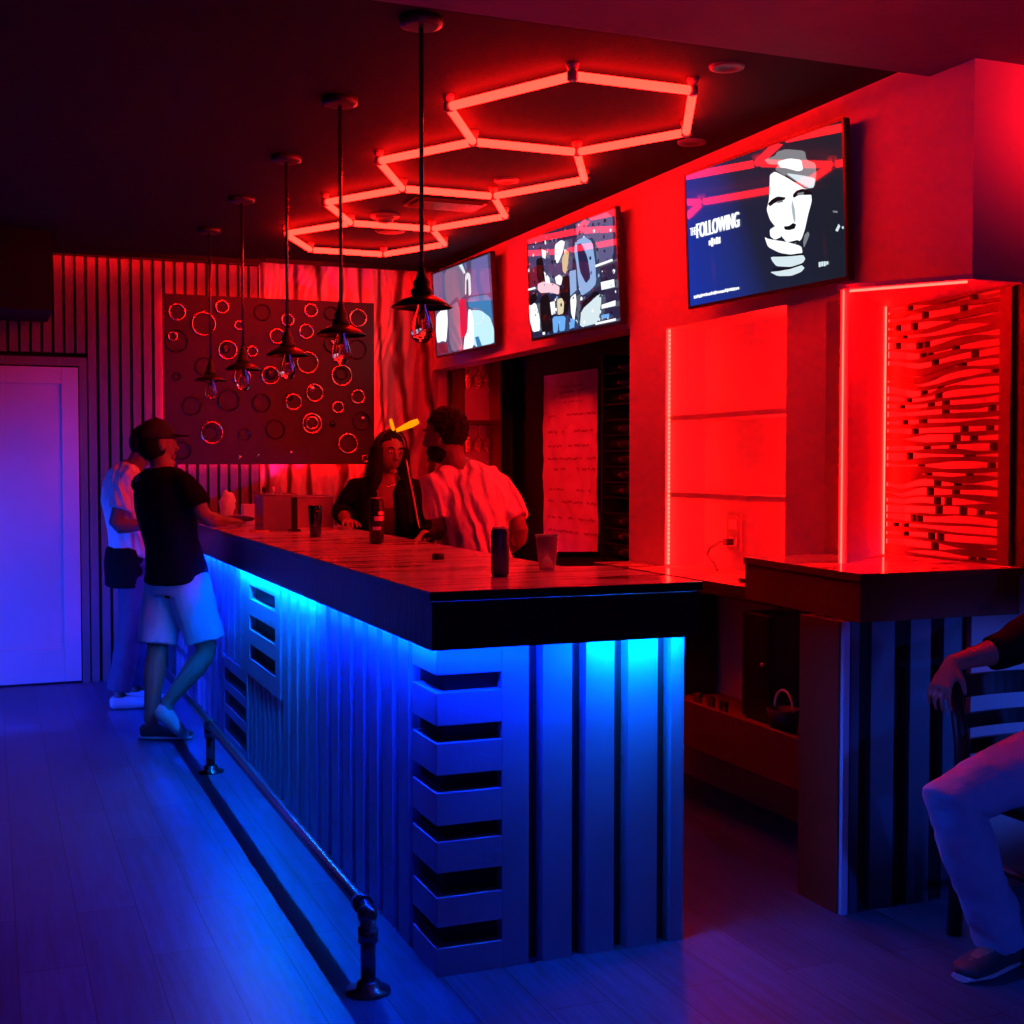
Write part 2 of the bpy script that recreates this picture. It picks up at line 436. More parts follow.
# foot rail
rail = thing('foot_rail', 'black iron pipe foot rail along the floor before the bar', 'foot rail', (.944, 6.2, 0))
pts = [(.944, 3.41, .17)] + [(.944, 3.41 + .05 * (1 - math.cos(a)), .175 + .05 * math.sin(a)) for a in [PI / 2 * k / 5 for k in range(1, 6)]] + [(.944, 3.7, .225), (.944, 8.86, .225)]
build('pipe', MB().tube(pts, .022, 14), M_pipe, rail)
for y in (3.41, 6.15, 8.82):
    build('post', MB().tube([(.944, y, .012), (.944, y, .215)], .021, 14), M_pipe, rail)
    build('flange', MB().lathe([(.062, 0), (.062, .007), (.034, .012), (.031, .03), (.021, .034)], (.944, y, 0), 24), M_pipe, rail)
fit = MB().tube([(.944, 3.41, .14), (.944, 3.41, .178)], .028, 14).tube([(.944, 3.452, .226), (.944, 3.49, .226)], .028, 14).ball((.944, 3.417, .213), .029)
build('elbow', fit, M_pipe, rail)
build('tee', MB().tube([(.944, 6.10, .225), (.944, 6.20, .225)], .029, 14).tube([(.944, 6.15, .16), (.944, 6.15, .215)], .029, 14), M_pipe, rail)

M_alu0 = mat('steel knob', (.6, .6, .6), .3, metal=1.)
# ================================================================ service counter on the right
sc = thing('service_counter', 'shorter dark counter with grey slatted front, right of the entry gap', 'counter', (2.8, 3.8, 0))
build('countertop', MB().prism([(2.54, 3.385), (3.20, 3.385), (3.20, 3.425), (2.995, 3.43), (2.995, 4.17), (2.605, 4.17)], 1.076, 1.10, 0, 1), [M_bartop, M_brownside], sc)
build('fascia', MB().prism([(2.546, 3.39), (2.581, 3.39), (2.645, 4.165), (2.61, 4.165)], .945, 1.075).box(2.582, 3.19, 3.39, 3.425, .945, 1.075), M_brownside, sc)
build('side_panel', MB().box(2.507, 2.535, 3.445, 3.66, 0, .944).box(2.535, 2.56, 3.62, 3.66, 0, .944), M_brownside, sc)
cs = MB().box(2.535, 3.03, 3.46, 3.475, 0, .944, 1)
for x0, x1 in ((2.548, 2.58), (2.627, 2.718), (2.782, 2.863), (2.917, 2.99)): cs.box(x0, x1, 3.435, 3.46, 0, .944)
build('front_slats', cs, [mat('dark slate paint', (.07, .10, .15), .5, bump=.12), M_slatback], sc)
build('corner_trim', MB().box(2.515, 2.538, 3.428, 3.444, 0, .944), mat('pale edge trim', (.5, .62, .8), .4), sc)

# ================================================================ back counter, shelf bench and what is on them
bc = thing('back_counter', 'narrow red lit counter ledge running along the right wall', 'counter', (2.9, 5.1, .9))
build('top', MB().prism([(2.79, 4.29), (2.997, 4.29), (2.997, 5.86), (2.79, 5.86)], .925, .955, 0, 1), [M_bartop, M_fascia], bc)
build('front_edge', MB().box(2.784, 2.80, 4.29, 5.86, .905, .924), M_fascia, bc)
build('bracket', MB().box(2.985, 2.997, 4.5, 5.8, .86, .925), M_fascia, bc)
fr = thing('under_counter_fridge', 'black box fridge under the back counter ledge', 'fridge', (2.89, 5.19, .43))
build('body', MB().box(2.82, 2.98, 4.98, 5.4, .435, .855), M_black, fr, bevel=.006)
build('door', MB().box(2.802, 2.819, 4.99, 5.39, .445, .885), M_black, fr)
build('handle', MB().box(2.786, 2.801, 5.02, 5.04, .55, .80), M_pipe, fr)
cz = thing('under_counter_cabinet', 'narrow black cabinet under the near end of the back counter ledge', 'cabinet', (2.89, 4.39, .43))
build('body', MB().box(2.815, 2.982, 4.30, 4.49, .431, .855), M_black, cz, bevel=.004)
build('door', MB().box(2.80, 2.8145, 4.305, 4.485, .44, .85), M_black, cz)
build('knob', MB().ball((2.793, 4.33, .66), .009), M_alu0, cz)
lb = thing('storage_bench', 'low dark brown bench with upright front board below the back counter', 'bench', (2.85, 4.4, 0))
build('front_board', MB().box(2.69, 2.715, 3.80, 5.5, .27, .455), M_brownside, lb)
build('bench_top', MB().box(2.715, 2.99, 3.80, 5.5, .405, .43), M_brownside, lb)
for y in (3.83, 5.44): build('leg', MB().box(2.72, 2.76, y, y + .04, 0, .404), M_brownside, lb)
for y in (3.83, 5.44): build('leg', MB().box(2.94, 2.98, y, y + .04, 0, .404), M_brownside, lb)
bk = thing('bucket', 'small dark bucket with raised wire handle on the low bench', 'bucket', (2.78, 4.16, .43))
build('body', MB().lathe([(.045, .001), (.06, .09), (.064, .09), (.05, .006)], (2.78, 4.16, .43), 20, caps=True), M_blackmat, bk)
build('handle', MB().tube([(2.78, 4.16 + .062 * math.cos(a), .515 + .075 * math.sin(a)) for a in [PI * k / 12 for k in range(13)]], .0045, 8), M_white, bk)
def tumbler(name, x, y, z, label, grp=None, r=.028, h=.075):
    o = build(name, MB().lathe([(r * .8, 0), (r, h), (r * .92, h), (r * .72, .008)], (x, y, z), 18), M_glass); tag(o, label, 'glass', grp); return o
for i, y in enumerate((4.56, 4.66, 4.77)): tumbler('shot_glass', 2.76, y, .431, 'tiny clear glass standing on the low bench in the dark', 'glasses on the low bench', .022, .05)

# shelf niche
for z, l in ((1.662, 'upper thin shelf in the glowing red wall niche'), (1.30, 'lower thin shelf in the glowing niche, above the outlet')):
    tag(build('niche_shelf', MB().box(3.005, 3.21, 4.495, 5.494, z - .012, z + .012), M_wall), l, 'shelf', 'shelves in the wall niche')
ls = thing('led_strip_light', 'vertical row of tiny red leds on the left edge of the shelf niche', 'led strip', (3.01, 5.49, .96))
build('tape', MB().box(3.004, 3.012, 5.478, 5.492, .965, 2.085), M_redled, ls)
dm = MB()
for k in range(56): dm.ball((3.003, 5.47, .975 + k * .02), .0055, nu=8, nv=5)
build('diodes', dm, M_reddot, ls)
for y, x in ((4.505, 3.01),):
    ls2 = build('led_strip_light', MB().box(3.12, 3.17, 4.497, 4.503, .965, 2.085), M_nicheled); tag(ls2, 'hidden red led strip on the right edge of the shelf niche', 'led strip')
ou = thing('wall_outlet', 'white wall outlet low in the shelf niche', 'outlet', (3.213, 5.24, 1.05))
M_ivory = mat('ivory cover plate', (.34, .32, .3), .4)
build('plate', MB().box(3.202, 3.214, 5.155, 5.275, 1.045, 1.215), M_ivory, ou, bevel=.003)
for z in (1.085, 1.165): build('receptacle', MB().box(3.197, 3.2015, 5.185, 5.245, z - .022, z + .022), M_white, ou)
pc = thing('power_cord', 'thin cord with black plug hanging from the niche outlet', 'cord', (3.19, 5.22, .96))
build('plug', MB().box(3.16, 3.1965, 5.205, 5.235, 1.07, 1.098), M_black, pc)
build('cable', MB().tube([(3.165, 5.22, 1.084), (3.15, 5.25, 1.082), (3.14, 5.32, 1.05), (3.13, 5.33, 1.02), (3.12, 5.25, .985), (3.10, 5.19, .962), (3.08, 5.15, .961)], .006, 8), M_ivory, pc)
rm = thing('remote_control', 'dark slim remote lying at the right end of the back counter', 'remote', (2.90, 4.55, .956))
build('body', MB().box(2.885, 2.925, 4.46, 4.66, .9565, .972), M_black, rm, bevel=.004)
build('buttons', MB().box(2.89, 2.92, 4.48, 4.56, .972, .974), M_grille, rm)

# wavy cut screen in the right niche
def screen():
    X0, X1 = 3.20, 3.222; y0, y1 = 4.17, 3.45; z0, z1 = 1.10, 2.045; fr_ = .035
    mb = MB()
    mb.box(X0 - .004, X1 + .004, y0 - fr_, y0, z0, z1); mb.box(X0 - .004, X1 + .004, y1, y1 + fr_ + .02, z0, z1)
    ya, yb = y0 - fr_, y1 + fr_ + .02
    NR, NU = 29, 64; rnd = random.Random(3)
    pitch = (z1 - z0) / NR
    cen, hal = [], []
    def wave(k, u):
        z = z0 + (k + .5) * pitch
        e1 = math.exp(-((u - .33) / .22) ** 2) * math.exp(-((z - 1.79) / .11) ** 2) * -.032
        e2 = math.exp(-((u - .16) / .12) ** 2) * math.exp(-((z - 1.36) / .08) ** 2) * -.016
        return e1 + e2 + .006 * noise.noise(Vector((u * 3, k * .8, 4.4)))
    for k in range(NR):
        c_ = []; h_ = []; ph = rnd.uniform(0, 9)
        for i in range(NU + 1):
            u = i / NU; z = z0 + (k + .5) * pitch + wave(k, u)
            g = noise.noise(Vector((u * 2.3 + ph, k * 1.7, 9.1))) * 1.5 + .22
            c_.append(z); h_.append(max(.0, min(.0135, .0065 + .012 * g)))
        cen.append(c_); hal.append(h_)
    ys = [ya + (yb - ya) * i / NU for i in range(NU + 1)]
    for k in range(NR + 1):
        lo = [z0] * (NU + 1) if k == 0 else [cen[k - 1][i] + hal[k - 1][i] for i in range(NU + 1)]
        hi = [z1] * (NU + 1) if k == NR else [cen[k][i] - hal[k][i] for i in range(NU + 1)]
        rs = [[(X0, ys[i], lo[i]), (X1, ys[i], lo[i]), (X1, ys[i], hi[i]), (X0, ys[i], hi[i])] for i in range(NU + 1)]
        mb.rings(rs, 0, True, False)
    for k in range(NR):
        for t in range(rnd.choice((2, 2, 3))):
            i = rnd.randrange(5, NU - 3)
            if hal[k][i] > .003:
                mb.box(X0 + .002, X1 + .004, ys[i] - .007, ys[i] + .007, cen[k][i] - hal[k][i] - .002, cen[k][i] + hal[k][i] + .002, 1)
    return mb
sm_ = screen()
M_screen = mat('dark mdf lattice', (.085, .055, .05), .5, bump=.1)
sp = thing('lattice_screen', 'carved wavy lattice panel glowing red from behind in right niche', 'screen', (3.21, 3.81, 1.10))
build('lattice', sm_, [M_screen, M_blackmat], sp)
ls4 = build('led_strip_light', MB().box(3.228, 3.234, 4.14, 4.165, 1.12, 2.03), M_redled); tag(ls4, 'red led tape hidden behind the left frame of the lattice screen', 'led strip')
ls5 = build('led_strip_light', MB().box(3.228, 3.234, 3.455, 3.49, 1.12, 2.03), M_redled); tag(ls5, 'red led strip tape hidden behind the right frame of the lattice screen', 'led strip')
ls6 = build('led_strip_light', MB().box(3.172, 3.176, 4.082, 4.087, 1.101, 2.045), M_wingled); tag(ls6, 'thin upright red led tape between the angled wing and the lattice', 'led strip')
ls7 = build('led_strip_light', MB().hexa([(2.738, 3.757, 1.101), (2.741, 3.754, 1.101), (2.743, 3.757, 1.101), (2.740, 3.760, 1.101), (2.738, 3.757, 2.045), (2.741, 3.754, 2.045), (2.743, 3.757, 2.045), (2.740, 3.760, 2.045)]), M_wingled); tag(ls7, 'thin upright red led tape on the outer edge of the angled wing', 'led strip')
ls8 = build('led_strip_light', MB().tube([(2.765, 3.762, 2.044), (2.985, 3.425, 2.044)], .004, 6), M_wingled); tag(ls8, 'red led tape under the front edge of the canopy over the lattice', 'led strip')
# ================================================================ hexagon ceiling light
hx = thing('hexagon_light', 'row of four joined red glowing hexagons hanging under the black ceiling', 'ceiling light', (2.02, 5.8, CE))
ZH = 2.785
rows = [4.136, 5.13, 6.128, 7.105, 8.083]
CXH = 2.123; HB = .2375; HA = .507
edges = []; nodes = []
def nd(x, y): 
    p = (x, y)
    if p not in nodes: nodes.append(p)
    return p
for k in range(4):
    y0, y1 = rows[k], rows[k + 1]; ym = (y0 + y1) / 2 - (.02 if k else -.03)
    a = nd(CXH - HA, ym); d_ = nd(CXH + HA - .01 * k, ym)
    b = nd(CXH - HB, y0); c = nd(CXH + HB, y0); e = nd(CXH + HB, y1); f_ = nd(CXH - HB, y1)
    for p, q in ((a, b), (b, c), (c, d_), (d_, e), (e, f_), (f_, a)):
        if (q, p) not in edges and (p, q) not in edges: edges.append((p, q))
for p, q in edges:
    P = Vector((*p, ZH)); Q = Vector((*q, ZH)); t = (Q - P).normalized()
    build('tube', MB().tube([P + t * .016, Q - t * .016], .0165, 10), M_hex, hx)
M_conn = mat('frosted red connector', (.5, .25, .22), .35)
for p in nodes:
    build('connector', MB().lathe([(.012, -.018), (.019, -.014), (.019, .014), (.012, .018)], (*p, ZH), 14).lathe([(.016, -.028), (.022, -.012), (.024, 0)], (*p, CE), 14), M_conn, hx)

# ================================================================ pendants over the bar
M_shade = mat('black enamel shade', (.02, .018, .019), .3)
M_rose = mat('dull metal ceiling rose', (.06, .055, .055), .4, metal=.3)
M_fixt = mat('grey ceiling fitting', (.14, .13, .13), .5)
def pendant(loc, label, group):
    x, y, z = loc
    t = thing('pendant_lamp', label, 'pendant lamp', loc, group)
    build('ceiling_rose', MB().lathe([(.05, -.03), (.066, -.024), (.068, 0)], loc, 24), M_rose, t)
    build('rod', MB().tube([(x, y, z - .028), (x, y, 2.045)], .0075, 10), M_pipe, t)
    build('socket', MB().lathe([(.034, 1.972), (.034, 1.99), (.024, 1.998), (.026, 2.015), (.017, 2.03), (.011, 2.05), (.011, 2.06)], (x, y, 0), 20), M_blackmat, t)
    build('lamp_shade', MB().lathe([(.094, 1.935), (.097, 1.937), (.072, 1.956), (.034, 1.976), (.030, 1.974), (.068, 1.951)], (x, y, 0), 32, caps=False), M_shade, t)
    b = build('bulb', MB().lathe([(.014, 1.965), (.016, 1.935), (.030, 1.900), (.036, 1.868), (.032, 1.842), (.018, 1.828), (.001, 1.824)][::-1], (x, y, 0), 20), M_glass, t)
    build('filament', MB().tube([(x, y, 1.955), (x, y, 1.90)], .006, 8).tube([(x - .012, y, 1.905), (x - .006, y, 1.85), (x + .006, y, 1.905), (x + .012, y, 1.85)], .0015, 6), M_rose, b)
    return t
pl = [(1.262, 3.90), (1.250, 4.86), (1.258, 5.86), (1.236, 6.85), (1.22, 7.82)]
pn = ['nearest pendant lamp with flat black shade, beside the leftmost tv', 'second nearest pendant lamp, before the right edge of the ring board', 'middle one of the five pendant lamps over the bar', 'fourth pendant lamp from the front, before the ring board', 'farthest, smallest looking of the five pendant lamps']
p0 = None
for (x, y), l in zip(pl, pn):
    if p0 is None: p0 = pendant((x, y, CE), l, 'pendant lamps over the bar')
    else: copy_tree(p0, (x, y, CE), l)

# ================================================================ small ceiling fixtures
def downlight(x, y, label):
    t = thing('recessed_downlight', label, 'ceiling light', (x, y, CE), 'recessed downlights')
    build('trim_ring', MB().lathe([(.032, -.002), (.042, -.010), (.060, -.007), (.063, 0)], (x, y, CE), 28, caps=False), M_fixt, t)
    build('baffle', MB().lathe([(.0318, -.003), (.02, -.0005), (.001, -.0004)], (x, y, CE), 24, caps=False), M_black, t)
downlight(2.40, 3.97, 'unlit recessed downlight nearest the camera, by the soffit edge')
downlight(2.36, 5.95, 'unlit recessed downlight inside the second hexagon')
downlight(2.82, 4.95, 'dim recessed downlight near the wall above the biggest tv')
sd = thing('smoke_detector', 'round smoke detector on the ceiling inside the third hexagon', 'smoke detector', (2.06, 7.03, CE))
build('base', MB().lathe([(.075, -.016), (.08, -.012), (.08, 0)], (2.06, 7.03, CE), 28), M_fixt, sd)
build('sensor_cap', MB().lathe([(.02, -.045), (.045, -.038), (.055, -.016)], (2.06, 7.03, CE), 24), M_fixt, sd)
tag(build('ceiling_speaker', MB().lathe([(.06, -.008), (.085, -.006), (.09, 0)], (2.23, 7.5, CE), 28), M_rose, base=(2.23, 7.5, CE)), 'flat round pale speaker cover inside the farthest hexagon', 'speaker')
av = thing('air_vent', 'dark rectangular air vent in the ceiling by the second hexagon', 'vent', (2.27, 6.60, CE))
build('frame', MB().box(2.07, 2.47, 6.49, 6.71, CE - .01, CE - .001), M_grille, av)
gr = MB()
for k in range(9): gr.box(2.09, 2.45, 6.505 + k * .0225, 6.512 + k * .0225, CE - .018, CE - .010)
build('louvres', gr, M_black, av)

# red strips: over the slats and behind the ring board
tag(build('led_strip_light', MB().box(.38, 1.72, 8.902, 8.912, 2.80, 2.81), M_redled), 'red led strip along the top of the slatted wall', 'led strip')

tag(build('led_strip_light', MB().box(1.76, 2.97, 8.825, 8.835, 2.81, 2.82), M_relief_fill), 'added red led strip brightening the carved relief wall from its top', 'led strip')  # strip added to brighten the relief, no source seen there
# ================================================================ ring board
AX0, AX1, AZ0, AZ1 = 1.09, 2.535, 1.44, 2.578
art = thing('wall_art', 'big dark board covered with metal rings, lit red from behind', 'wall art', (1.81, 8.95, 1.44))
build('board', MB().box(AX0, AX1, 8.93, 8.95, AZ0, AZ1), M_artpanel, art, bevel=.002)
st = MB().box(AX0 + .1, AX1 - .1, 8.95, 8.985, AZ0 + .12, AZ0 + .16).box(AX0 + .1, AX1 - .1, 8.95, 8.985, AZ1 - .16, AZ1 - .12)
build('standoff_rails', st, M_blackmat, art)
lt = MB().box(AX0 + .02, AX1 - .02, 8.951, 8.957, AZ0 + .02, AZ0 + .03).box(AX0 + .02, AX1 - .02, 8.951, 8.957, AZ1 - .03, AZ1 - .02)
lt.box(AX0 + .02, AX0 + .03, 8.951, 8.957, AZ0 + .03, AZ1 - .03).box(AX1 - .03, AX1 - .02, 8.951, 8.957, AZ0 + .03, AZ1 - .03)
build('back_light', lt, M_redled, art)
RINGS = [(1.175,2.457,0.059,0),(1.348,2.385,0.083,0),(1.472,2.504,0.048,0),(1.584,2.385,0.034,0),(1.745,2.478,0.059,1),(1.918,2.435,0.047,0),(2.081,2.508,0.05,0),(2.224,2.491,0.051,1),(2.417,2.468,0.065,0),(1.17,2.264,0.077,1),(1.144,2.296,0.035,0),(1.507,2.215,0.067,0),(1.488,2.225,0.037,2),(1.674,2.211,0.04,0),(1.349,2.1,0.063,1),(1.845,2.321,0.056,0),(2.048,2.36,0.054,0),(2.055,2.146,0.079,0),(2.238,2.281,0.068,1),(2.239,2.292,0.024,3),(2.408,2.247,0.071,1),(1.168,2.028,0.029,1),(1.604,2.038,0.061,0),(1.796,2.051,0.065,0),(1.801,2.059,0.039,2),(2.297,2.063,0.077,0),(2.294,2.074,0.045,1),(2.104,1.938,0.064,0),(2.085,1.968,0.023,3),(1.512,1.876,0.076,1),(1.265,1.834,0.065,1),(1.733,1.86,0.065,1),(1.955,1.872,0.06,0),(1.924,1.904,0.029,2),(2.414,1.916,0.053,0),(2.27,1.841,0.045,0),(1.397,1.655,0.078,0),(1.387,1.651,0.052,1),(2.084,1.726,0.073,0),(2.084,1.729,0.048,0),(1.616,1.644,0.043,1),(1.829,1.681,0.069,1),(2.438,1.746,0.066,1),(2.451,1.762,0.02,3),(2.231,1.721,0.022,2),(2.34,1.587,0.074,0),(1.196,1.532,0.062,1),(2.466,1.481,0.03,0),(1.585,1.491,0.015,3),(1.707,1.503,0.014,3),(1.938,1.523,0.014,3)]
for x, z, r, s_ in RINGS:
    if s_ in (0, 1):
        w_ = .013 if s_ == 0 else .011
        y = 8.924
        # a rounded band of copper or smoked glass standing off the board
        mb = MB()
        prof = [(r, 8.93), (r, 8.918), (r - w_ * .5, 8.914), (r - w_, 8.918), (r - w_, 8.93)]
        n = 32
        rs = [[(x + q * math.cos(2 * PI * k / n), yy, z + q * math.sin(2 * PI * k / n)) for k in range(n)] for q, yy in prof]
        mb.rings(rs, 0, False)
        build('ring', mb, M_brass if s_ == 0 else M_darkglass, art, label='copper ring' if s_ == 0 else 'black ring')
    else:
        n = 20; mb = MB()
        rs = [[(x + r * q * math.cos(2 * PI * k / n), yy, z + r * q * math.sin(2 * PI * k / n)) for k in range(n)] for q, yy in ((1, 8.93), (1, 8.924), (.7, 8.919), (.05, 8.917))]
        mb.rings(rs)
        build('disc', mb, M_darkglass if s_ == 2 else M_mirror, art, label='black disc' if s_ == 2 else 'shiny disc')

# ================================================================ televisions
PAL = dict(grey=(.16, .18, .2), white=(.86, .9, .92), pale=(.55, .66, .7), black=(.003, .004, .006), shade=(.34, .38, .42), mid=(.05, .045, .12), wine=(.13, .01, .03), slate=(.09, .09, .20),
           pink=(.75, .5, .58), skin=(.6, .42, .25), sky=(.22, .36, .62), navy=(.01, .015, .06), cream=(.62, .55, .36), blue=(.12, .35, .75), violet=(.12, .11, .30), greyv=(.16, .12, .20),
           teal=(.03, .17, .38), red=(.6, .01, .05), ice=(.45, .72, .82), base1=(.006, .02, .14), base2=(.015, .016, .05), base3=(.05, .05, .12), edge1=(.012, .016, .028))
SCM = {}
def scm(k, s=1.):
    if k not in SCM: SCM[k] = screen_mat('screen ' + k, PAL[k], s)
    return SCM[k]
def screen_grad():
    """deep blue at the lower left turning charcoal to the right: the show's title card"""
    m, nt, b = _nt('screen title card'); N, L = nt.nodes, nt.links
    tc = N.new('ShaderNodeTexCoord'); sp_ = N.new('ShaderNodeSeparateXYZ'); L.new(tc.outputs['UV'], sp_.inputs[0])
    rp = N.new('ShaderNodeValToRGB'); e = rp.color_ramp.elements
    e[0].position = .0; e[0].color = (.004, .026, .30, 1); e[1].position = 1.; e[1].color = (.008, .011, .02, 1)
    k = e.new(.36); k.color = (.008, .022, .16, 1); k = e.new(.55); k.color = (.008, .013, .035, 1)
    ad = N.new('ShaderNodeMath'); ad.operation = 'MULTIPLY_ADD'; ad.inputs[1].default_value = .22; L.new(sp_.outputs['Y'], ad.inputs[0]); L.new(sp_.outputs['X'], ad.inputs[2])
    L.new(ad.outputs[0], rp.inputs['Fac']); L.new(rp.outputs['Color'], b.inputs['Emission Color'])
    _val(b, **{'Base Color': (.004, .004, .005, 1), 'Emission Strength': 1., 'Roughness': .035, 'Specular IOR Level': .35})
    return m
def text_polys(body, size):
    cu = bpy.data.curves.new('t', 'FONT'); cu.body = body; cu.size = size; cu.resolution_u = 3
    o = bpy.data.objects.new('t', cu); COL.objects.link(o)
    dg = bpy.context.evaluated_depsgraph_get(); dg.update()
    me = bpy.data.meshes.new_from_object(o.evaluated_get(dg))
    vs = [(v.co.x, v.co.y) for v in me.vertices]; fsx = [tuple(p.vertices) for p in me.polygons]
    bpy.data.objects.remove(o); bpy.data.curves.remove(cu); bpy.data.meshes.remove(me)
    return vs, fsx
def television(label, c, yaw, tilt, wd, basemat, polys, texts, group='televisions on the right wall'):
    u = Vector((math.sin(yaw), -math.cos(yaw), 0)); n0 = Vector((-math.cos(yaw), -math.sin(yaw), 0)); up = Vector((0, 0, 1))
    n = n0 * math.cos(tilt) - up * math.sin(tilt); v = up * math.cos(tilt) + n0 * math.sin(tilt)
    C = Vector(c); hh = wd * .5625
    t = thing('television', label, 'tv', C + Vector((.06, 0, 0)), group)
    def P(a, b, d): return C + u * ((a - .5) * wd) + v * ((b - .5) * hh) + n * d
    def slab(mb, a0, a1, b0, b1, d0, d1): return mb.hexa([P(a0, b0, d1), P(a1, b0, d1), P(a1, b0, d0), P(a0, b0, d0), P(a0, b1, d1), P(a1, b1, d1), P(a1, b1, d0), P(a0, b1, d0)])
    build('casing', slab(slab(MB(), 0, 1, 0, 1, -.028, -.002), .2, .8, .15, .75, -.055, -.028), M_black, t, bevel=.003)
    bz = MB(); e = .011; g = e * 1.6
    slab(bz, 0, e, 0, 1, -.002, .003); slab(bz, 1 - e, 1, 0, 1, -.002, .003); slab(bz, e, 1 - e, 1 - g, 1, -.002, .003); slab(bz, e, 1 - e, 0, g * 1.3, -.002, .003)
    build('bezel', bz, M_black, t)
    wx = XW - .004; mm = MB()
    mm.box(wx - .02, wx, C.y - .18, C.y + .18, C.z - .15, C.z + .15)
    a_ = P(.5, .5, -.055)
    mm.tube([a_, (wx - .01, C.y, C.z)], .025, 12)
    build('wall_mount', mm, M_blackmat, t)
    mb = MB(); names = ['*']; mats = [basemat]
    q = mb.add([P(e, g, -.0005), P(1 - e, g, -.0005), P(1 - e, 1 - g, -.0005), P(e, 1 - g, -.0005)]); mb.face((q, q + 1, q + 2, q + 3), 0)
    uvs = {q: (0, 0), q + 1: (1, 0), q + 2: (1, 1), q + 3: (0, 1)}
    k = 0; cl = lambda x: min(.985, max(.015, x)); cv = lambda x: min(.975, max(.03, x))
    def mi(nm):
        if nm not in names: names.append(nm); mats.append(scm(nm))
        return names.index(nm)
    for nm, pp in polys:
        k += 1; d = .0001 + k * .00006
        area = sum(pp[i - 1][0] * pp[i][1] - pp[i][0] * pp[i - 1][1] for i in range(len(pp)))
        if area < 0: pp = pp[::-1]
        for _ in range(1 if len(pp) > 4 else 0):      # round the corners
            pp = [q for i in range(len(pp)) for q in (tuple(.86 * pp[i][j] + .14 * pp[(i + 1) % len(pp)][j] for j in (0, 1)), tuple(.14 * pp[i][j] + .86 * pp[(i + 1) % len(pp)][j] for j in (0, 1)))]
        a = mb.add([P(cl(x), cv(y), d) for x, y in pp]); mb.face(range(a, a + len(pp)), mi(nm))
    for nm, body, x0, y0, x1, y1, dx in texts:
        k += 1; vs, fx = text_polys(body, 1.)
        ax, bx = min(p[0] for p in vs), max(p[0] for p in vs); ay, by = min(p[1] for p in vs), max(p[1] for p in vs)
        d = .0001 + k * .00006
        for ox, oy in ((0, 0), (dx, 0), (-dx, 0)):
            a = mb.add([P(x0 + (x1 - x0) * (p[0] - ax) / (bx - ax) + ox, y0 + (y1 - y0) * (p[1] - ay) / (by - ay) + oy, d) for p in vs]); d += .00002
            for f_ in fx: mb.face([a + i for i in f_], mi(nm))
    o = build('screen', mb, mats, t)
    ul = o.data.uv_layers.new(name='UVMap')
    for lp in o.data.loops: ul.data[lp.index].uv = uvs.get(lp.vertex_index, (0, 0))
    return t
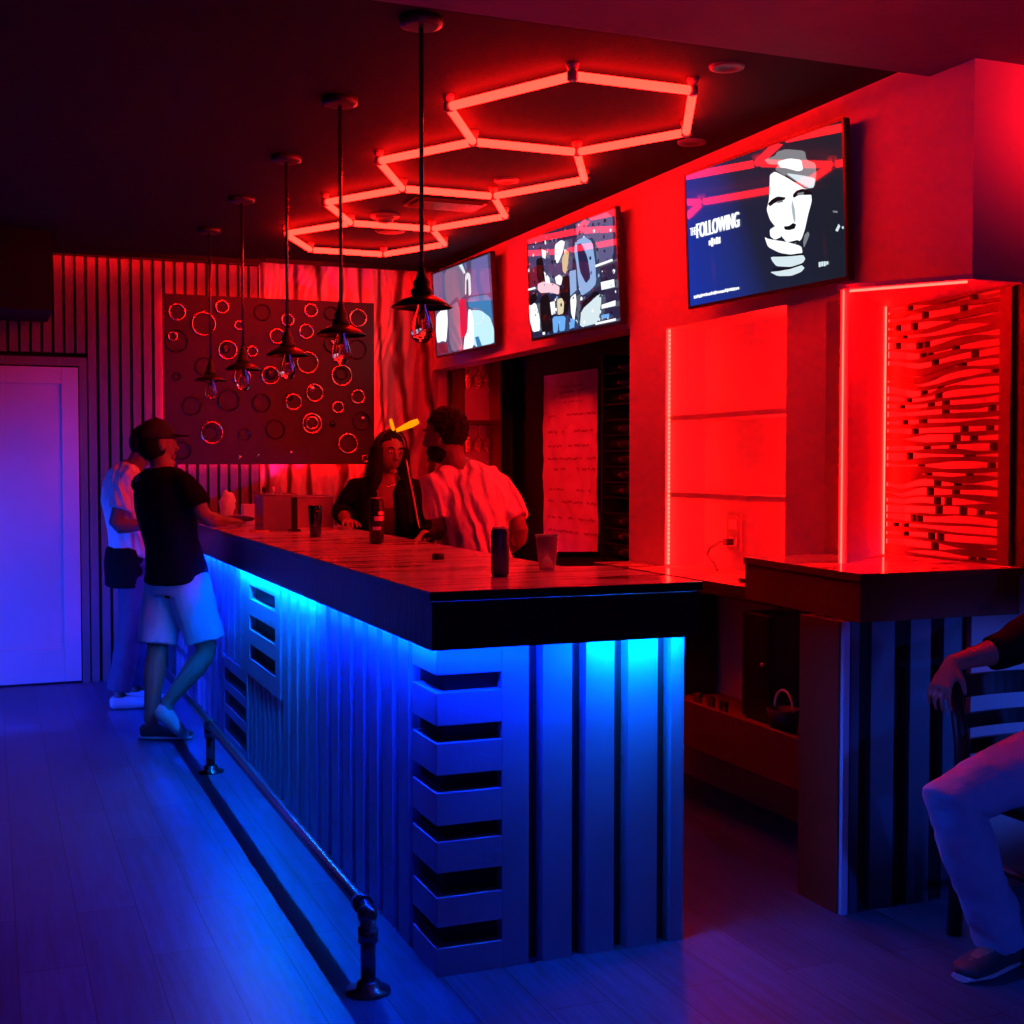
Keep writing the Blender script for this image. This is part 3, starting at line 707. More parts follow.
TV1 = [
    ('grey',[(0.543,0.906),(0.609,0.909),(0.624,0.93),(0.674,0.928),(0.783,0.876),(0.791,0.815),(0.841,0.775),(0.843,0.701),(0.832,0.631),(0.776,0.629),(0.654,0.767),(0.606,0.817),(0.627,0.842),(0.567,0.869)]),
    ('white',[(0.622,0.866),(0.696,0.86),(0.763,0.825),(0.77,0.758),(0.742,0.758),(0.675,0.803),(0.636,0.822)]),
    ('pale',[(0.669,0.773),(0.75,0.733),(0.838,0.682),(0.827,0.627),(0.804,0.628),(0.749,0.68)]),
    ('black',[(0.669,0.762),(0.776,0.644),(0.772,0.639),(0.664,0.755)]),
    ('white',[(0.575,0.795),(0.606,0.806),(0.673,0.744),(0.776,0.637),(0.812,0.585),(0.813,0.542),(0.79,0.464),(0.769,0.374),(0.748,0.316),(0.709,0.299),(0.661,0.323),(0.633,0.369),(0.595,0.446),(0.566,0.498),(0.548,0.571),(0.565,0.632),(0.571,0.719)]),
    ('black',[(0.557,0.607),(0.58,0.627),(0.616,0.638),(0.665,0.616),(0.659,0.602),(0.63,0.603),(0.599,0.599),(0.569,0.586)]),
    ('black',[(0.707,0.619),(0.729,0.639),(0.767,0.64),(0.815,0.603),(0.814,0.584),(0.775,0.595),(0.747,0.608),(0.71,0.596)]),
    ('grey',[(0.61,0.607),(0.649,0.601),(0.649,0.59),(0.614,0.594)]),
    ('grey',[(0.733,0.621),(0.771,0.617),(0.768,0.599),(0.735,0.605)]),
    ('shade',[(0.703,0.588),(0.717,0.519),(0.719,0.453),(0.711,0.434),(0.703,0.48),(0.697,0.546)]),
    ('black',[(0.649,0.43),(0.679,0.424),(0.705,0.436),(0.722,0.422),(0.712,0.396),(0.678,0.396),(0.654,0.407)]),
    ('black',[(0.637,0.34),(0.671,0.32),(0.729,0.319),(0.738,0.305),(0.69,0.301),(0.641,0.32)]),
    ('white',[(0.564,0.432),(0.595,0.446),(0.629,0.408),(0.631,0.364),(0.592,0.356),(0.565,0.388)]),
    ('white',[(0.53,0.392),(0.552,0.374),(0.602,0.35),(0.671,0.32),(0.747,0.273),(0.753,0.228),(0.717,0.221),(0.62,0.262),(0.55,0.319)]),
    ('pale',[(0.563,0.249),(0.639,0.235),(0.755,0.215),(0.768,0.187),(0.753,0.163),(0.686,0.153),(0.597,0.179),(0.573,0.219)]),
    ('pale',[(0.555,0.15),(0.626,0.141),(0.744,0.153),(0.762,0.129),(0.742,0.107),(0.684,0.095),(0.605,0.111)]),
    ('black',[(0.589,0.253),(0.668,0.237),(0.755,0.228),(0.764,0.212),(0.668,0.226),(0.579,0.246)]),
    ('black',[(0.576,0.17),(0.656,0.152),(0.753,0.161),(0.753,0.151),(0.666,0.139),(0.576,0.157)]),
    ('grey',[(0.768,0.342),(0.789,0.358),(0.796,0.335),(0.776,0.287),(0.761,0.258),(0.759,0.296)]),
    ('grey',[(0.927,0.449),(0.953,0.438),(0.951,0.426),(0.927,0.438)]),
    ('pale',[(0.937,0.321),(0.956,0.357),(0.964,0.34),(0.95,0.31)]),
    ('pale',[(0.973,0.337),(0.982,0.334),(0.982,0.319),(0.973,0.322)]),
]
TV2 = [
    ('mid',[(0.006,0.922),(0.54,0.85),(0.511,0.419),(-0.005,0.5)]),
    ('wine',[(-0.011,0.684),(0.128,0.711),(0.232,0.567),(0.132,0.501),(-0.013,0.532)]),
    ('slate',[(0.584,0.992),(0.963,0.972),(0.954,0.563),(0.788,0.55),(0.771,0.8),(0.589,0.809)]),
    ('pink',[(0.134,0.53),(0.211,0.535),(0.337,0.485),(0.389,0.445),(0.375,0.376),(0.313,0.403),(0.277,0.418),(0.166,0.434),(0.13,0.471)]),
    ('black',[(0.132,0.769),(0.208,0.765),(0.232,0.567),(0.153,0.526),(0.129,0.591)]),
    ('black',[(0.412,0.526),(0.501,0.534),(0.505,0.334),(0.459,0.172),(0.407,0.181),(0.387,0.417)]),
    ('black',[(0.153,0.392),(0.24,0.418),(0.28,0.322),(0.289,0.056),(0.156,0.033),(0.142,0.23)]),
    ('skin',[(0.433,0.694),(0.482,0.767),(0.514,0.73),(0.499,0.634),(0.467,0.542),(0.434,0.579)]),
    ('white',[(0.362,0.842),(0.435,0.865),(0.478,0.839),(0.445,0.748),(0.386,0.662),(0.351,0.685)]),
    ('white',[(0.204,0.84),(0.258,0.811),(0.244,0.741),(0.208,0.765)]),
    ('white',[(0.218,0.63),(0.278,0.557),(0.283,0.497),(0.229,0.524)]),
    ('white',[(0.341,0.543),(0.397,0.559),(0.43,0.522),(0.408,0.455),(0.355,0.481)]),
    ('sky',[(0.589,0.809),(0.69,0.823),(0.769,0.76),(0.789,0.563),(0.786,0.386),(0.726,0.344),(0.624,0.31),(0.598,0.428),(0.592,0.598),(0.574,0.715)]),
    ('navy',[(0.603,0.777),(0.654,0.777),(0.712,0.638),(0.733,0.453),(0.681,0.41),(0.622,0.535)]),
    ('sky',[(0.512,0.56),(0.581,0.558),(0.577,0.376),(0.505,0.334)]),
    ('white',[(0.834,0.389),(0.967,0.386),(0.97,0.319),(0.838,0.321)]),
    ('white',[(0.83,0.193),(0.971,0.205),(0.968,0.159),(0.828,0.159)]),
    ('white',[(0.788,0.55),(0.962,0.561),(0.964,0.541),(0.79,0.529)]),
    ('white',[(0.756,0.049),(0.962,0.053),(0.965,0.032),(0.755,0.021)]),
    ('pale',[(0.616,0.185),(0.82,0.297),(0.833,0.24),(0.788,0.043),(0.589,0.035)]),
    ('black',[(0.637,0.251),(0.773,0.32),(0.821,0.31),(0.616,0.185)]),
    ('cream',[(0.354,0.336),(0.409,0.34),(0.432,0.292),(0.417,0.194),(0.353,0.191)]),
    ('blue',[(0.289,0.188),(0.442,0.168),(0.424,0.034),(0.361,0.037),(0.358,0.132),(0.339,0.03),(0.291,0.033)]),
    ('white',[(0.504,0.32),(0.567,0.35),(0.57,0.265),(0.532,0.087),(0.504,0.178)]),
    ('blue',[(0.492,0.137),(0.543,0.114),(0.53,0.045),(0.477,0.039)]),
    ('white',[(0.003,0.346),(0.102,0.357),(0.139,0.2),(0.131,0.082),(0.043,0.081),(0.013,0.207)]),
    ('black',[(0.009,0.421),(0.11,0.46),(0.124,0.383),(0.043,0.339),(0.005,0.361)]),
    ('white',[(0.271,0.324),(0.326,0.327),(0.327,0.21),(0.281,0.204)]),
    ('white',[(-0.004,0.507),(0.104,0.507),(0.108,0.488),(-0.006,0.488)]),
    ('blue',[(0.824,0.105),(0.903,0.104),(0.901,0.071),(0.822,0.071)]),
    ('white',[(0.162,0.062),(0.192,0.06),(0.191,0.035),(0.164,0.036)]),
]
TV3 = [
    ('slate',[(0.005,0.989),(0.221,0.979),(0.216,0.683),(0.258,0.567),(0.245,0.529),(-0.022,0.566)]),
    ('violet',[(0.685,0.996),(0.943,0.974),(0.956,0.568),(0.662,0.598)]),
    ('greyv',[(0.221,0.979),(0.559,0.989),(0.567,0.624),(0.445,0.583),(0.429,0.639),(0.258,0.567),(0.216,0.683)]),
    ('pale',[(0.576,0.842),(0.617,0.865),(0.662,0.835),(0.66,0.617),(0.614,0.601),(0.624,0.793),(0.591,0.787),(0.578,0.634),(0.557,0.626)]),
    ('pale',[(0.478,0.976),(0.539,0.988),(0.587,0.866),(0.557,0.86)]),
    ('violet',[(0.568,0.987),(0.608,0.99),(0.61,0.899),(0.581,0.906)]),
    ('teal',[(0.607,0.59),(0.955,0.555),(0.967,0.254),(0.902,0.341),(0.798,0.411),(0.603,0.474)]),
    ('red',[(0.467,0.605),(0.554,0.587),(0.572,0.454),(0.559,0.169),(0.43,0.176),(0.405,0.353)]),
    ('greyv',[(0.256,0.54),(0.425,0.587),(0.456,0.476),(0.443,0.214),(0.478,0.037),(0.275,0.039),(0.244,0.165)]),
    ('white',[(0.038,0.5),(0.151,0.547),(0.239,0.544),(0.238,0.382),(0.191,0.159),(0.129,0.182),(0.03,0.17),(0.007,0.284)]),
    ('white',[(0.597,0.462),(0.649,0.446),(0.676,0.305),(0.653,0.025),(0.476,0.011),(0.509,0.164),(0.563,0.221)]),
    ('ice',[(0.649,0.446),(0.798,0.411),(0.936,0.31),(0.983,0.177),(0.97,0.017),(0.653,0.019),(0.676,0.305)]),
    ('teal',[(0.681,0.137),(0.738,0.141),(0.785,0.025),(0.71,0.023)]),
    ('wine',[(0.018,0.164),(0.19,0.152),(0.222,0.032),(0.027,0.018)]),
]
r2 = random.Random(11)
crowd = []
for k in range(260):
    x, y = r2.uniform(.02, .97), r2.uniform(.03, .5) if k % 3 else r2.uniform(.5, .96)
    s_ = r2.uniform(.006, .017)
    crowd.append((r2.choice(['white', 'pale', 'black', 'navy', 'sky', 'black', 'slate', 'wine'] if k % 3 else ['slate', 'navy', 'mid', 'pale', 'black']), [(x + s_ * r2.uniform(.5, 1) * math.cos(a), y + 1.7 * s_ * r2.uniform(.5, 1) * math.sin(a)) for a in [2 * PI * i / 7 for i in range(7)]]))
def worn_line(nm, x0, y0, x1, y1, n, fill, seed):
    rr = random.Random(seed); o = []; w = (x1 - x0) / n
    for i in range(n):
        lo = y0 + (y1 - y0) * rr.uniform(0, .22); hi = y1 - (y1 - y0) * rr.uniform(0, .25)
        xa = x0 + i * w; xb = xa + w * fill
        o.append((nm, [(xa, lo), (xb, lo), (xb, hi), (xa, hi)]))
    return o
# lettering too small to read in the photograph stays a worn row of strokes
TV1 += worn_line('white', .162, .418, .247, .482, 5, .86, 2) + worn_line('white', .042, .071, .362, .098, 26, .84, 3) + worn_line('pale', .844, .112, .899, .146, 4, .85, 4)
television('biggest looking tv, face beside white title lettering on dark blue', (2.9, 4.54, 2.4219), .0742, .0505, 1.0504, screen_grad(), TV1,
           [('white', 'FOLLOWING', .083, .505, .374, .612, .005), ('white', 'THE', .036, .535, .078, .592, .002)])
TV2 = TV2[:3] + crowd[:200] + TV2[3:] + crowd[200:240]
television('middle tv showing a crowd scene in pale blues', (2.9, 6.3748, 2.4379), .0521, .0636, 1.0363, scm('base2'), TV2, [])
television('farthest, leftmost tv with blurred figure in red tie', (2.9, 8.0987, 2.4727), .0388, .0589, 1.0391, scm('base3'), TV3, [])

# ================================================================ alcove: glass rack, hanging sheet, wine rack
gk = thing('glass_rack', 'two tier red lit rack of hanging wine glasses behind the man', 'rack', (3.30, 8.95, 1.1))
build('back_panel', MB().box(3.16, 3.45, 9.025, 9.04, 1.1, 2.2), M_wall, gk)
build('side', MB().box(3.155, 3.17, 8.80, 9.025, 1.1, 2.2), M_brownside, gk)
build('side', MB().box(3.44, 3.455, 8.80, 9.025, 1.1, 2.2), M_brownside, gk)
for z in (1.10, 1.73, 2.19): build('shelf', MB().box(3.17, 3.44, 8.80, 9.025, z, z + .028), M_brownside, gk)
build('fill_strip', MB().box(3.1705, 3.1735, 8.81, 8.82, 1.14, 2.16), M_redled, gk)  # unseen strip added to light the hanging glasses
def wine_glass(x, y, z, label):
    t = thing('wine_glass', label, 'glass', (x, y, z), 'wine glasses hanging in the rack')
    build('foot', MB().lathe([(.033, -.004), (.034, -.001)], (x, y, z), 16), M_glass, t)
    build('stem', MB().tube([(x, y, z - .004), (x, y, z - .085)], .004, 8), M_glass, t)
    build('bowl', MB().lathe([(.026, -.20), (.034, -.165), (.036, -.13), (.026, -.10), (.006, -.085), (.002, -.088), (.024, -.104), (.034, -.13), (.032, -.165), (.0245, -.20)], (x, y, z), 18, caps=False), M_glass, t)
    return t
g0 = None
for z, l in ((2.1895, 'wine glass hanging upside down in the upper tier'), (1.7295, 'wine glass hanging upside down in the lower tier')):
    for j, y in enumerate((8.845, 8.93)):
        for i in range(3):
            x = 3.212 + i * .0745 + .03 * j
            if g0 is None: g0 = wine_glass(x, y, z, l)
            else: copy_tree(g0, (x, y, z), l)

M_sheet = streaks('crumpled pale sheet', (.55, .40, .40), (.75, .66, .66), scale=(1, 3, 3), rough=.7, lo=.3, hi=.7, spec=.2)
M_ink = mat('faded ink', (.32, .16, .17), .8)
def sheet():
    mb = MB(); ny, nz = 34, 60; P = []
    def X(y, z): return 3.585 + .014 * noise.noise(Vector((y * 3, z * 2.2, 1.))) + .009 * noise.noise(Vector((y * 9, z * 7, 2.))) + .004 * noise.noise(Vector((y * 22, z * 18, 2.)))
    for j in range(nz + 1):
        for i in range(ny + 1):
            y = 8.34 - .87 * i / ny; z = .83 + .055 * i / ny + (1.225 - .06 * i / ny) * j / nz
            P.append((X(y, z), y, z))
    n = mb.add(P); r = ny + 1
    for j in range(nz):
        for i in range(ny): a = n + j * r + i; mb.face((a, a + 1, a + r + 1, a + r), 0, True)
    # rows of faint scrawl, too worn to read
    rr = random.Random(5)
    def rowline(z, ya, yb, h, dens):
        y = ya
        while y > yb:
            L_ = rr.uniform(.02, .09)
            if rr.random() < dens:
                k = 6; a = []
                for q in range(k + 1):
                    yy = y - L_ * q / k; zz = z + rr.uniform(-.006, .006)
                    a.append(((X(yy, zz) - .004, yy, zz - h / 2), (X(yy, zz + h) - .004, yy, zz + h / 2)))
                for q in range(k):
                    b = mb.add([a[q][0], a[q + 1][0], a[q + 1][1], a[q][1]]); mb.face((b, b + 1, b + 2, b + 3), 1)
            y -= L_ + rr.uniform(.005, .03)
    for z in (1.96, 1.925, 1.89, 1.855): rowline(z, 8.05, 7.72, .008, .95)
    for z, h in ((1.77, .012), (1.66, .014), (1.565, .012), (1.48, .012), (1.41, .014), (1.27, .012), (1.19, .012), (1.08, .012), (.99, .012)): rowline(z, 8.25, 7.52, h, .72)
    return mb
sh = build('hanging_sheet', sheet(), [M_sheet, M_ink]); tag(sh, 'large crumpled paper sheet with faded scrawled rows, hanging in the doorway', 'sheet')
wr = thing('wine_rack', 'tall dark bottle rack in shadow, right of the hanging sheet', 'wine rack', (3.5, 6.68, 0))
WY0, WY1 = 6.30, 7.06
build('frame', MB().box(3.42, 3.62, WY0 - .02, WY0, 0, 2.1).box(3.42, 3.62, WY1, WY1 + .02, 0, 2.1).box(3.605, 3.62, WY0, WY1, 0, 2.1, 0), M_blackmat, wr)
zs_r = [.92 + .092 * k for k in range(13)]
for z in zs_r: build('rail', MB().box(3.43, 3.44, WY0, WY1, z - .046, z - .040).box(3.55, 3.56, WY0, WY1, z - .046, z - .040), M_blackmat, wr)
M_bottle = mat('dark green bottle glass', (.03, .035, .03), .1)
M_capsule = mat('pale foil capsule', (.65, .5, .5), .35, metal=.4)
def wine_bottle(x, y, z, label):
    """lying with its neck towards the camera side (-y)"""
    t = thing('wine_bottle', label, 'bottle', (x, y, z), 'bottles lying in the dark rack')
    def ax(prof, n=14): return [[(x + r * math.cos(2 * PI * k / n), y - h, z + .037 + r * math.sin(2 * PI * k / n)) for k in range(n)] for r, h in prof]
    build('body', MB().rings(ax([(.032, -.15), (.036, -.145), (.036, .02), (.03, .05), (.014, .085), (.014, .10)])), M_bottle, t)
    build('capsule', MB().rings(ax([(.0155, .085), (.0155, .16), (.012, .163)])), M_capsule, t)
    return t
b0 = None; bi = 0
for k, z in enumerate(zs_r):
    for j, y in enumerate((6.88, 6.50)):
        if random.random() < .12: continue
        l = 'dark wine bottle lying in the rack, left column' if j == 0 else 'dark wine bottle lying in the rack, right column'
        loc = (3.495, y + random.uniform(-.02, .02), z - .0395)
        if b0 is None: b0 = wine_bottle(*loc, l)
        else: copy_tree(b0, loc, l)

# ================================================================ things on the bar top
ZB = 1.1003
M_can = mat('dark blue can print', (.06, .09, .28), .3, metal=.5)
M_alu = mat('brushed aluminium', (.7, .7, .7), .3, metal=1.)
M_canlight = mat('pale printed can foil', (.75, .62, .62), .3, metal=.3)
def can(name, x, y, r, h, body, label, grp=None, swirl=False):
    t = thing(name, label, 'can', (x, y, ZB), grp)
    build('body', MB().lathe([(r * .8, 0), (r, .008), (r, h - .016), (r * .84, h - .003)], (x, y, ZB), 28), body, t)
    build('lid', MB().lathe([(r * .86, h - .005), (r * .86, h), (r * .78, h), (r * .76, h - .004), (.002, h - .004)], (x, y, ZB), 28), M_alu, t)
    build('pull_tab', MB().prism([(x - .006, y - .012), (x + .006, y - .012), (x + .006, y + .008), (x - .006, y + .008)], ZB + h - .003, ZB + h - .0005), M_alu, t)
    if swirl:
        mb = MB(); n = 12
        for z0, z1, a0, a1 in ((0.008, h - .016, -.15, .75), (.10, .12, -2.2, -.1), (.06, .075, -2.4, -1.2), (.125, .14, -1.6, .2)):
            a = mb.add([(x + (r + .0006) * math.cos(a0 + (a1 - a0) * i / n), y + (r + .0006) * math.sin(a0 + (a1 - a0) * i / n), ZB + z) for z in (z0, z1) for i in range(n + 1)])
            for i in range(n): mb.face((a + i, a + i + 1, a + n + 2 + i, a + n + 1 + i), 0, True)
        build('label_print', mb, M_canlight, t)
    return t
can('energy_drink_can', 1.462, 3.74, .0285, .152, M_can, 'tall dark blue can near the near bar corner')
can('seltzer_can', 1.555, 5.45, .031, .20, mat('black can print', (.02, .02, .025), .3, metal=.4), 'tall black and pale can before the woman', swirl=True)
cu = thing('plastic_cup', 'clear empty plastic cup right of the dark blue can', 'cup', (1.69, 3.90, ZB))
build('body', MB().lathe([(.026, 0), (.038, .112), (.0365, .112), (.025, .004)], (1.69, 3.90, ZB), 28), M_plastic, cu)
build('rim', MB().torus((1.69, 3.90, ZB + .113), .038, .0028, 'Z'), M_plastic, cu)
dg_ = thing('drink_glass', 'tall glass of dark drink on the bar, left of the woman', 'glass', (1.415, 6.0, ZB))
build('tumbler', MB().lathe([(.026, 0), (.034, .15), (.032, .15), (.025, .008)], (1.415, 6.0, ZB), 24), M_glass, dg_)
build('drink', MB().lathe([(.0235, .009), (.0305, .118)], (1.415, 6.0, ZB), 24), mat('dark cola', (.015, .006, .005), .1), dg_)
tag(build('bottle_cap', MB().lathe([(.022, 0), (.023, .016), (.016, .022)], (1.51, 4.48, ZB), 18), M_blackmat), 'small black cap lying on the bar behind the dark blue can', 'cap')
M_tub = mat('clear acrylic', (.62, .55, .56), .15, **{'Transmission Weight': .55, 'IOR': 1.25})
def tub(x0, x1, y0, y1, h, label):
    t = thing('acrylic_bin', label, 'bin', ((x0 + x1) / 2, (y0 + y1) / 2, ZB), 'clear bins on the far bar')
    w_ = .006; b = MB().box(x0, x1, y0, y1, ZB, ZB + w_).box(x0, x0 + w_, y0, y1, ZB + w_, ZB + h).box(x1 - w_, x1, y0, y1, ZB + w_, ZB + h).box(x0 + w_, x1 - w_, y0, y0 + w_, ZB + w_, ZB + h).box(x0 + w_, x1 - w_, y1 - w_, y1, ZB + w_, ZB + h)
    build('bin', b, M_tub, t)
    build('rim', MB().tube([(x0, y0, ZB + h), (x1, y0, ZB + h), (x1, y1, ZB + h), (x0, y1, ZB + h)], .006, 8, close=True), M_tub, t)
    return t
ta = tub(1.30, 1.475, 6.66, 6.90, .185, 'nearer clear acrylic bin holding bar caddies and napkins')
build('divider', MB().box(1.385, 1.39, 6.67, 6.89, ZB + .006, ZB + .17), M_tub, ta)
for k in range(3): tag(build('bar_spoon', MB().tube([(1.335 + .04 * k, 6.75, ZB + .008), (1.32 + .045 * k, 6.74, ZB + .20)], .004, 8).ball((1.32 + .045 * k, 6.74, ZB + .21), (.012, .006, .017)), M_alu if k else M_black), 'dark handled bar tool in the nearer clear bin' if k == 0 else 'steel bar spoon in the nearer clear bin', 'bar tool', 'bar tools in the clear bin')
tub(1.52, 1.74, 6.95, 7.20, .165, 'farther clear acrylic bin, behind the dark drink')
ph = thing('menu_holder', 'slim black menu holder beside the nearer clear bin', 'menu holder', (1.445, 6.60, ZB))
build('base', MB().box(1.42, 1.47, 6.56, 6.63, ZB, ZB + .012), M_black, ph)
build('panel', MB().box(1.43, 1.462, 6.588, 6.602, ZB + .012, ZB + .175), M_black, ph, bevel=.003)
M_tan = mat('tan card', (.8, .52, .25), .6)
tag(build('card_box', MB().box(1.42, 1.52, 7.9, 7.98, ZB, ZB + .10), M_tan, bevel=.002), 'small tan card box on the far bar beyond the clear bins', 'box')
def crumple(x, y, z, r, label):
    mb = MB(); mb.ball((x, y, z + r[2]), r, nu=18, nv=12, fn=lambda a, b, c, q: tuple(k * (1 + .35 * noise.noise(Vector((a * 2.1, b * 2.3 + 4, c * 2.2)))) for k in q))
    lo = min(v[2] for v in mb.v); mb.v = [(p[0], p[1], p[2] - lo + z) for p in mb.v]
    o = build('paper_napkin', mb, mat('napkin paper', (.85, .8, .8), .8)); tag(o, label, 'napkin'); return o
crumple(1.40, 8.35, ZB, (.05, .04, .085), 'crumpled pale napkin standing up on the far bar end')
tag(build('bar_towel', MB().ball((1.36, 7.75, ZB + .0185), (.10, .09, .018), nu=18, nv=8, fn=lambda a, b, c, q: (q[0], q[1], max(q[2], -.0175) * (1 + .5 * noise.noise(Vector((a * 3, b * 3, 1)))))), mat('dark bar towel', (.05, .03, .03), .9)), 'dark folded towel on the bar beside the leaning man', 'towel')
tag(build('coaster', MB().lathe([(.05, 0), (.05, .006)], (1.27, 6.62, ZB), 24), M_tan), 'round pale coaster on the bar edge before the bins', 'coaster')
# ================================================================ people
M_skin = mat('brown skin', (.30, .17, .12), .5, bump=.06, bscale=120)
M_skin2 = mat('dark brown skin', (.17, .09, .065), .5, bump=.06, bscale=120)
M_skinl = mat('tan skin', (.42, .27, .2), .5, bump=.06, bscale=120)
M_hair = mat('black hair', (.008, .007, .007), .75, spec=.2, bump=.6, bscale=120)
M_eye = mat('eye', (.6, .58, .55), .15)
M_iris = mat('dark iris', (.01, .008, .006), .1)
M_lip = mat('lips', (.22, .07, .07), .4)
def creased_cloth(name, color):
    m, nt, b = _nt(name); N, L = nt.nodes, nt.links
    _val(b, **{'Base Color': (*color, 1), 'Roughness': .85, 'Specular IOR Level': .2})
    tc = N.new('ShaderNodeTexCoord'); mp = N.new('ShaderNodeMapping'); mp.inputs['Rotation'].default_value = (0, .5, .3); mp.inputs['Scale'].default_value = (1, 1, .5)
    L.new(tc.outputs['Object'], mp.inputs['Vector'])
    wv = N.new('ShaderNodeTexWave'); wv.inputs['Scale'].default_value = 5.5; wv.inputs['Distortion'].default_value = 9; wv.inputs['Detail'].default_value = 3; wv.inputs['Detail Scale'].default_value = 1.2
    L.new(mp.outputs['Vector'], wv.inputs['Vector'])
    bp = N.new('ShaderNodeBump'); bp.inputs['Strength'].default_value = .8; bp.inputs['Distance'].default_value = .018
    L.new(wv.outputs['Fac'], bp.inputs['Height']); L.new(bp.outputs['Normal'], b.inputs['Normal']); return m
def V(*a): return Vector(a)
def lerp(a, b, t): return a + (b - a) * t

def head_axes(f, tilt=0):
    f = Vector(f).normalized(); up = Vector((0, 0, 1)); r = f.cross(up).normalized(); u = r.cross(f).normalized()
    if tilt:
        R = Matrix.Rotation(tilt, 3, f); r = R @ r; u = R @ u
    return r, f, u
def add_head(mb, c, ax, s=1.):
    X, Y, Z_ = ax; c = Vector(c)
    def fn(x, y, z, q):
        a, b, d = q
        if z < 0:
            k = (-z) ** 1.4; a *= 1 - .30 * k
            if y > 0: b *= 1 - .10 * k
            else: b *= 1 - .38 * k
        if y > .55:
            b -= .010 * s * max(0, 1 - ((abs(x) - .36) / .20) ** 2) * max(0, 1 - ((z - .02) / .2) ** 2)
            b += .006 * s * max(0, 1 - ((z - .22) / .12) ** 2)
        return a, b, d
    mb.ball(c, (.074 * s, .094 * s, .118 * s), ax, 36, 26, fn=fn)
    def L(a, b, d): return c + X * a * s + Y * b * s + Z_ * d * s
    mb.loft([L(0, .086, .022), L(0, .100, -.004), L(0, .109, -.028), L(0, .094, -.042)], [(.008 * s, .010 * s), (.011 * s, .012 * s), (.016 * s, .013 * s), (.010 * s, .008 * s)], X, 10)
    mb.ball(L(0, .089, -.062), (.025 * s, .010 * s, .0075 * s), ax); mb.ball(L(0, .087, -.075), (.021 * s, .011 * s, .008 * s), ax)
    mb.ball(L(0, .078, -.103), (.024 * s, .02 * s, .016 * s), ax)
    for e in (-1, 1):
        mb.ball(L(.076 * e, -.008, -.008), (.010 * s, .020 * s, .033 * s), ax)
        mb.ball(L(.028 * e, .083, .004), (.016 * s, .010 * s, .006 * s), ax)
def add_face_parts(c, ax, parent, s=1., lips=None):
    X, Y, Z_ = ax; c = Vector(c)
    def L(a, b, d): return c + X * a * s + Y * b * s + Z_ * d * s
    for e in (-1, 1):
        mb = MB(); mb.ball(L(.029 * e, .0855, .010), (.0125 * s, .0085 * s, .0075 * s), ax)
        mb.ball(L(.029 * e, .0925, .010), (.0058 * s, .003 * s, .0058 * s), ax, m=1)
        build('eye', mb, [M_eye, M_iris], parent)
        build('eyebrow', MB().tube([L(.012 * e, .0955, .027), L(.030 * e, .0945, .034), L(.047 * e, .082, .028)], [.003 * s, .0042 * s, .002 * s], 8), M_hair, parent)
    if lips:
        mb = MB(); mb.tube([L(-.024, .0905, -.066), L(0, .100, -.0635), L(.024, .0905, -.066)], [.002, .0052, .002], 8)
        mb.tube([L(-.022, .0895, -.070), L(0, .099, -.0745), L(.022, .0895, -.070)], [.002, .0062, .002], 8)
        build('lips', mb, lips, parent)
def add_hand(mb, wrist, dr, back, thumb, curl=.5, s=1., spread=.10):
    """dr towards the knuckles, back = normal of the back of the hand, thumb = +1/-1 side"""
    w = Vector(wrist); d = Vector(dr).normalized(); b = Vector(back); b = (b - d * b.dot(d)).normalized(); sd = d.cross(b) * thumb
    mb.loft([w - d * .02 * s, w + d * .01 * s, w + d * .05 * s, w + d * .088 * s], [(.024 * s, .018 * s), (.028 * s, .017 * s), (.040 * s, .015 * s), (.038 * s, .012 * s)], sd, 14)
    for i, ln in enumerate((.074, .084, .078, .060)):
        off = (.0315 - .021 * i) * s
        p = w + d * .082 * s + sd * off; a = -curl * .5; pts = [p - d * .012 * s, p]
        fd = (d + sd * (1.5 - i) * spread).normalized()
        for q in range(3):
            seg = ln * (.45, .32, .23)[q] * s
            p = p + (fd * math.cos(a) + b * math.sin(a)) * seg; pts.append(p); a -= curl * (.75, .7, .4)[q]
        mb.tube(pts, [.0086 * s, .0086 * s, .0082 * s, .0074 * s, .006 * s], 10)
    p = w + d * .022 * s + sd * .026 * s; t1 = (d * .62 + sd * .75 - b * .25).normalized(); t2 = (d * .9 + sd * .35 - b * .35 * (1 + curl)).normalized()
    mb.tube([p - t1 * .012, p, p + t1 * .038 * s, p + t1 * .038 * s + t2 * .026 * s, p + t1 * .038 * s + t2 * .046 * s], [.012 * s, .0135 * s, .0105 * s, .0095 * s, .0065 * s], 10)
def arm_pts(mb, sh, el, wr, k=1., end=1.):
    """upper arm and forearm with muscle taper"""
    sh, el, wr = map(Vector, (sh, el, wr))
    mb.tube([sh, lerp(sh, el, .25), lerp(sh, el, .6), lerp(sh, el, .93), lerp(el, wr, .12), lerp(el, wr, .32), lerp(el, wr, .7), wr], [.052 * k, .053 * k, .047 * k, .039 * k, .041 * k, .041 * k, .031 * k, .026 * k], 14)
def leg_pts(mb, hp, kn, an, k=1.):
    hp, kn, an = map(Vector, (hp, kn, an))
    mb.tube([hp, lerp(hp, kn, .2), lerp(hp, kn, .6), lerp(hp, kn, .92), lerp(kn, an, .08), lerp(kn, an, .3), lerp(kn, an, .62), lerp(kn, an, .9), an], [.085 * k, .088 * k, .070 * k, .056 * k, .052 * k, .058 * k, .044 * k, .034 * k, .034 * k], 16)
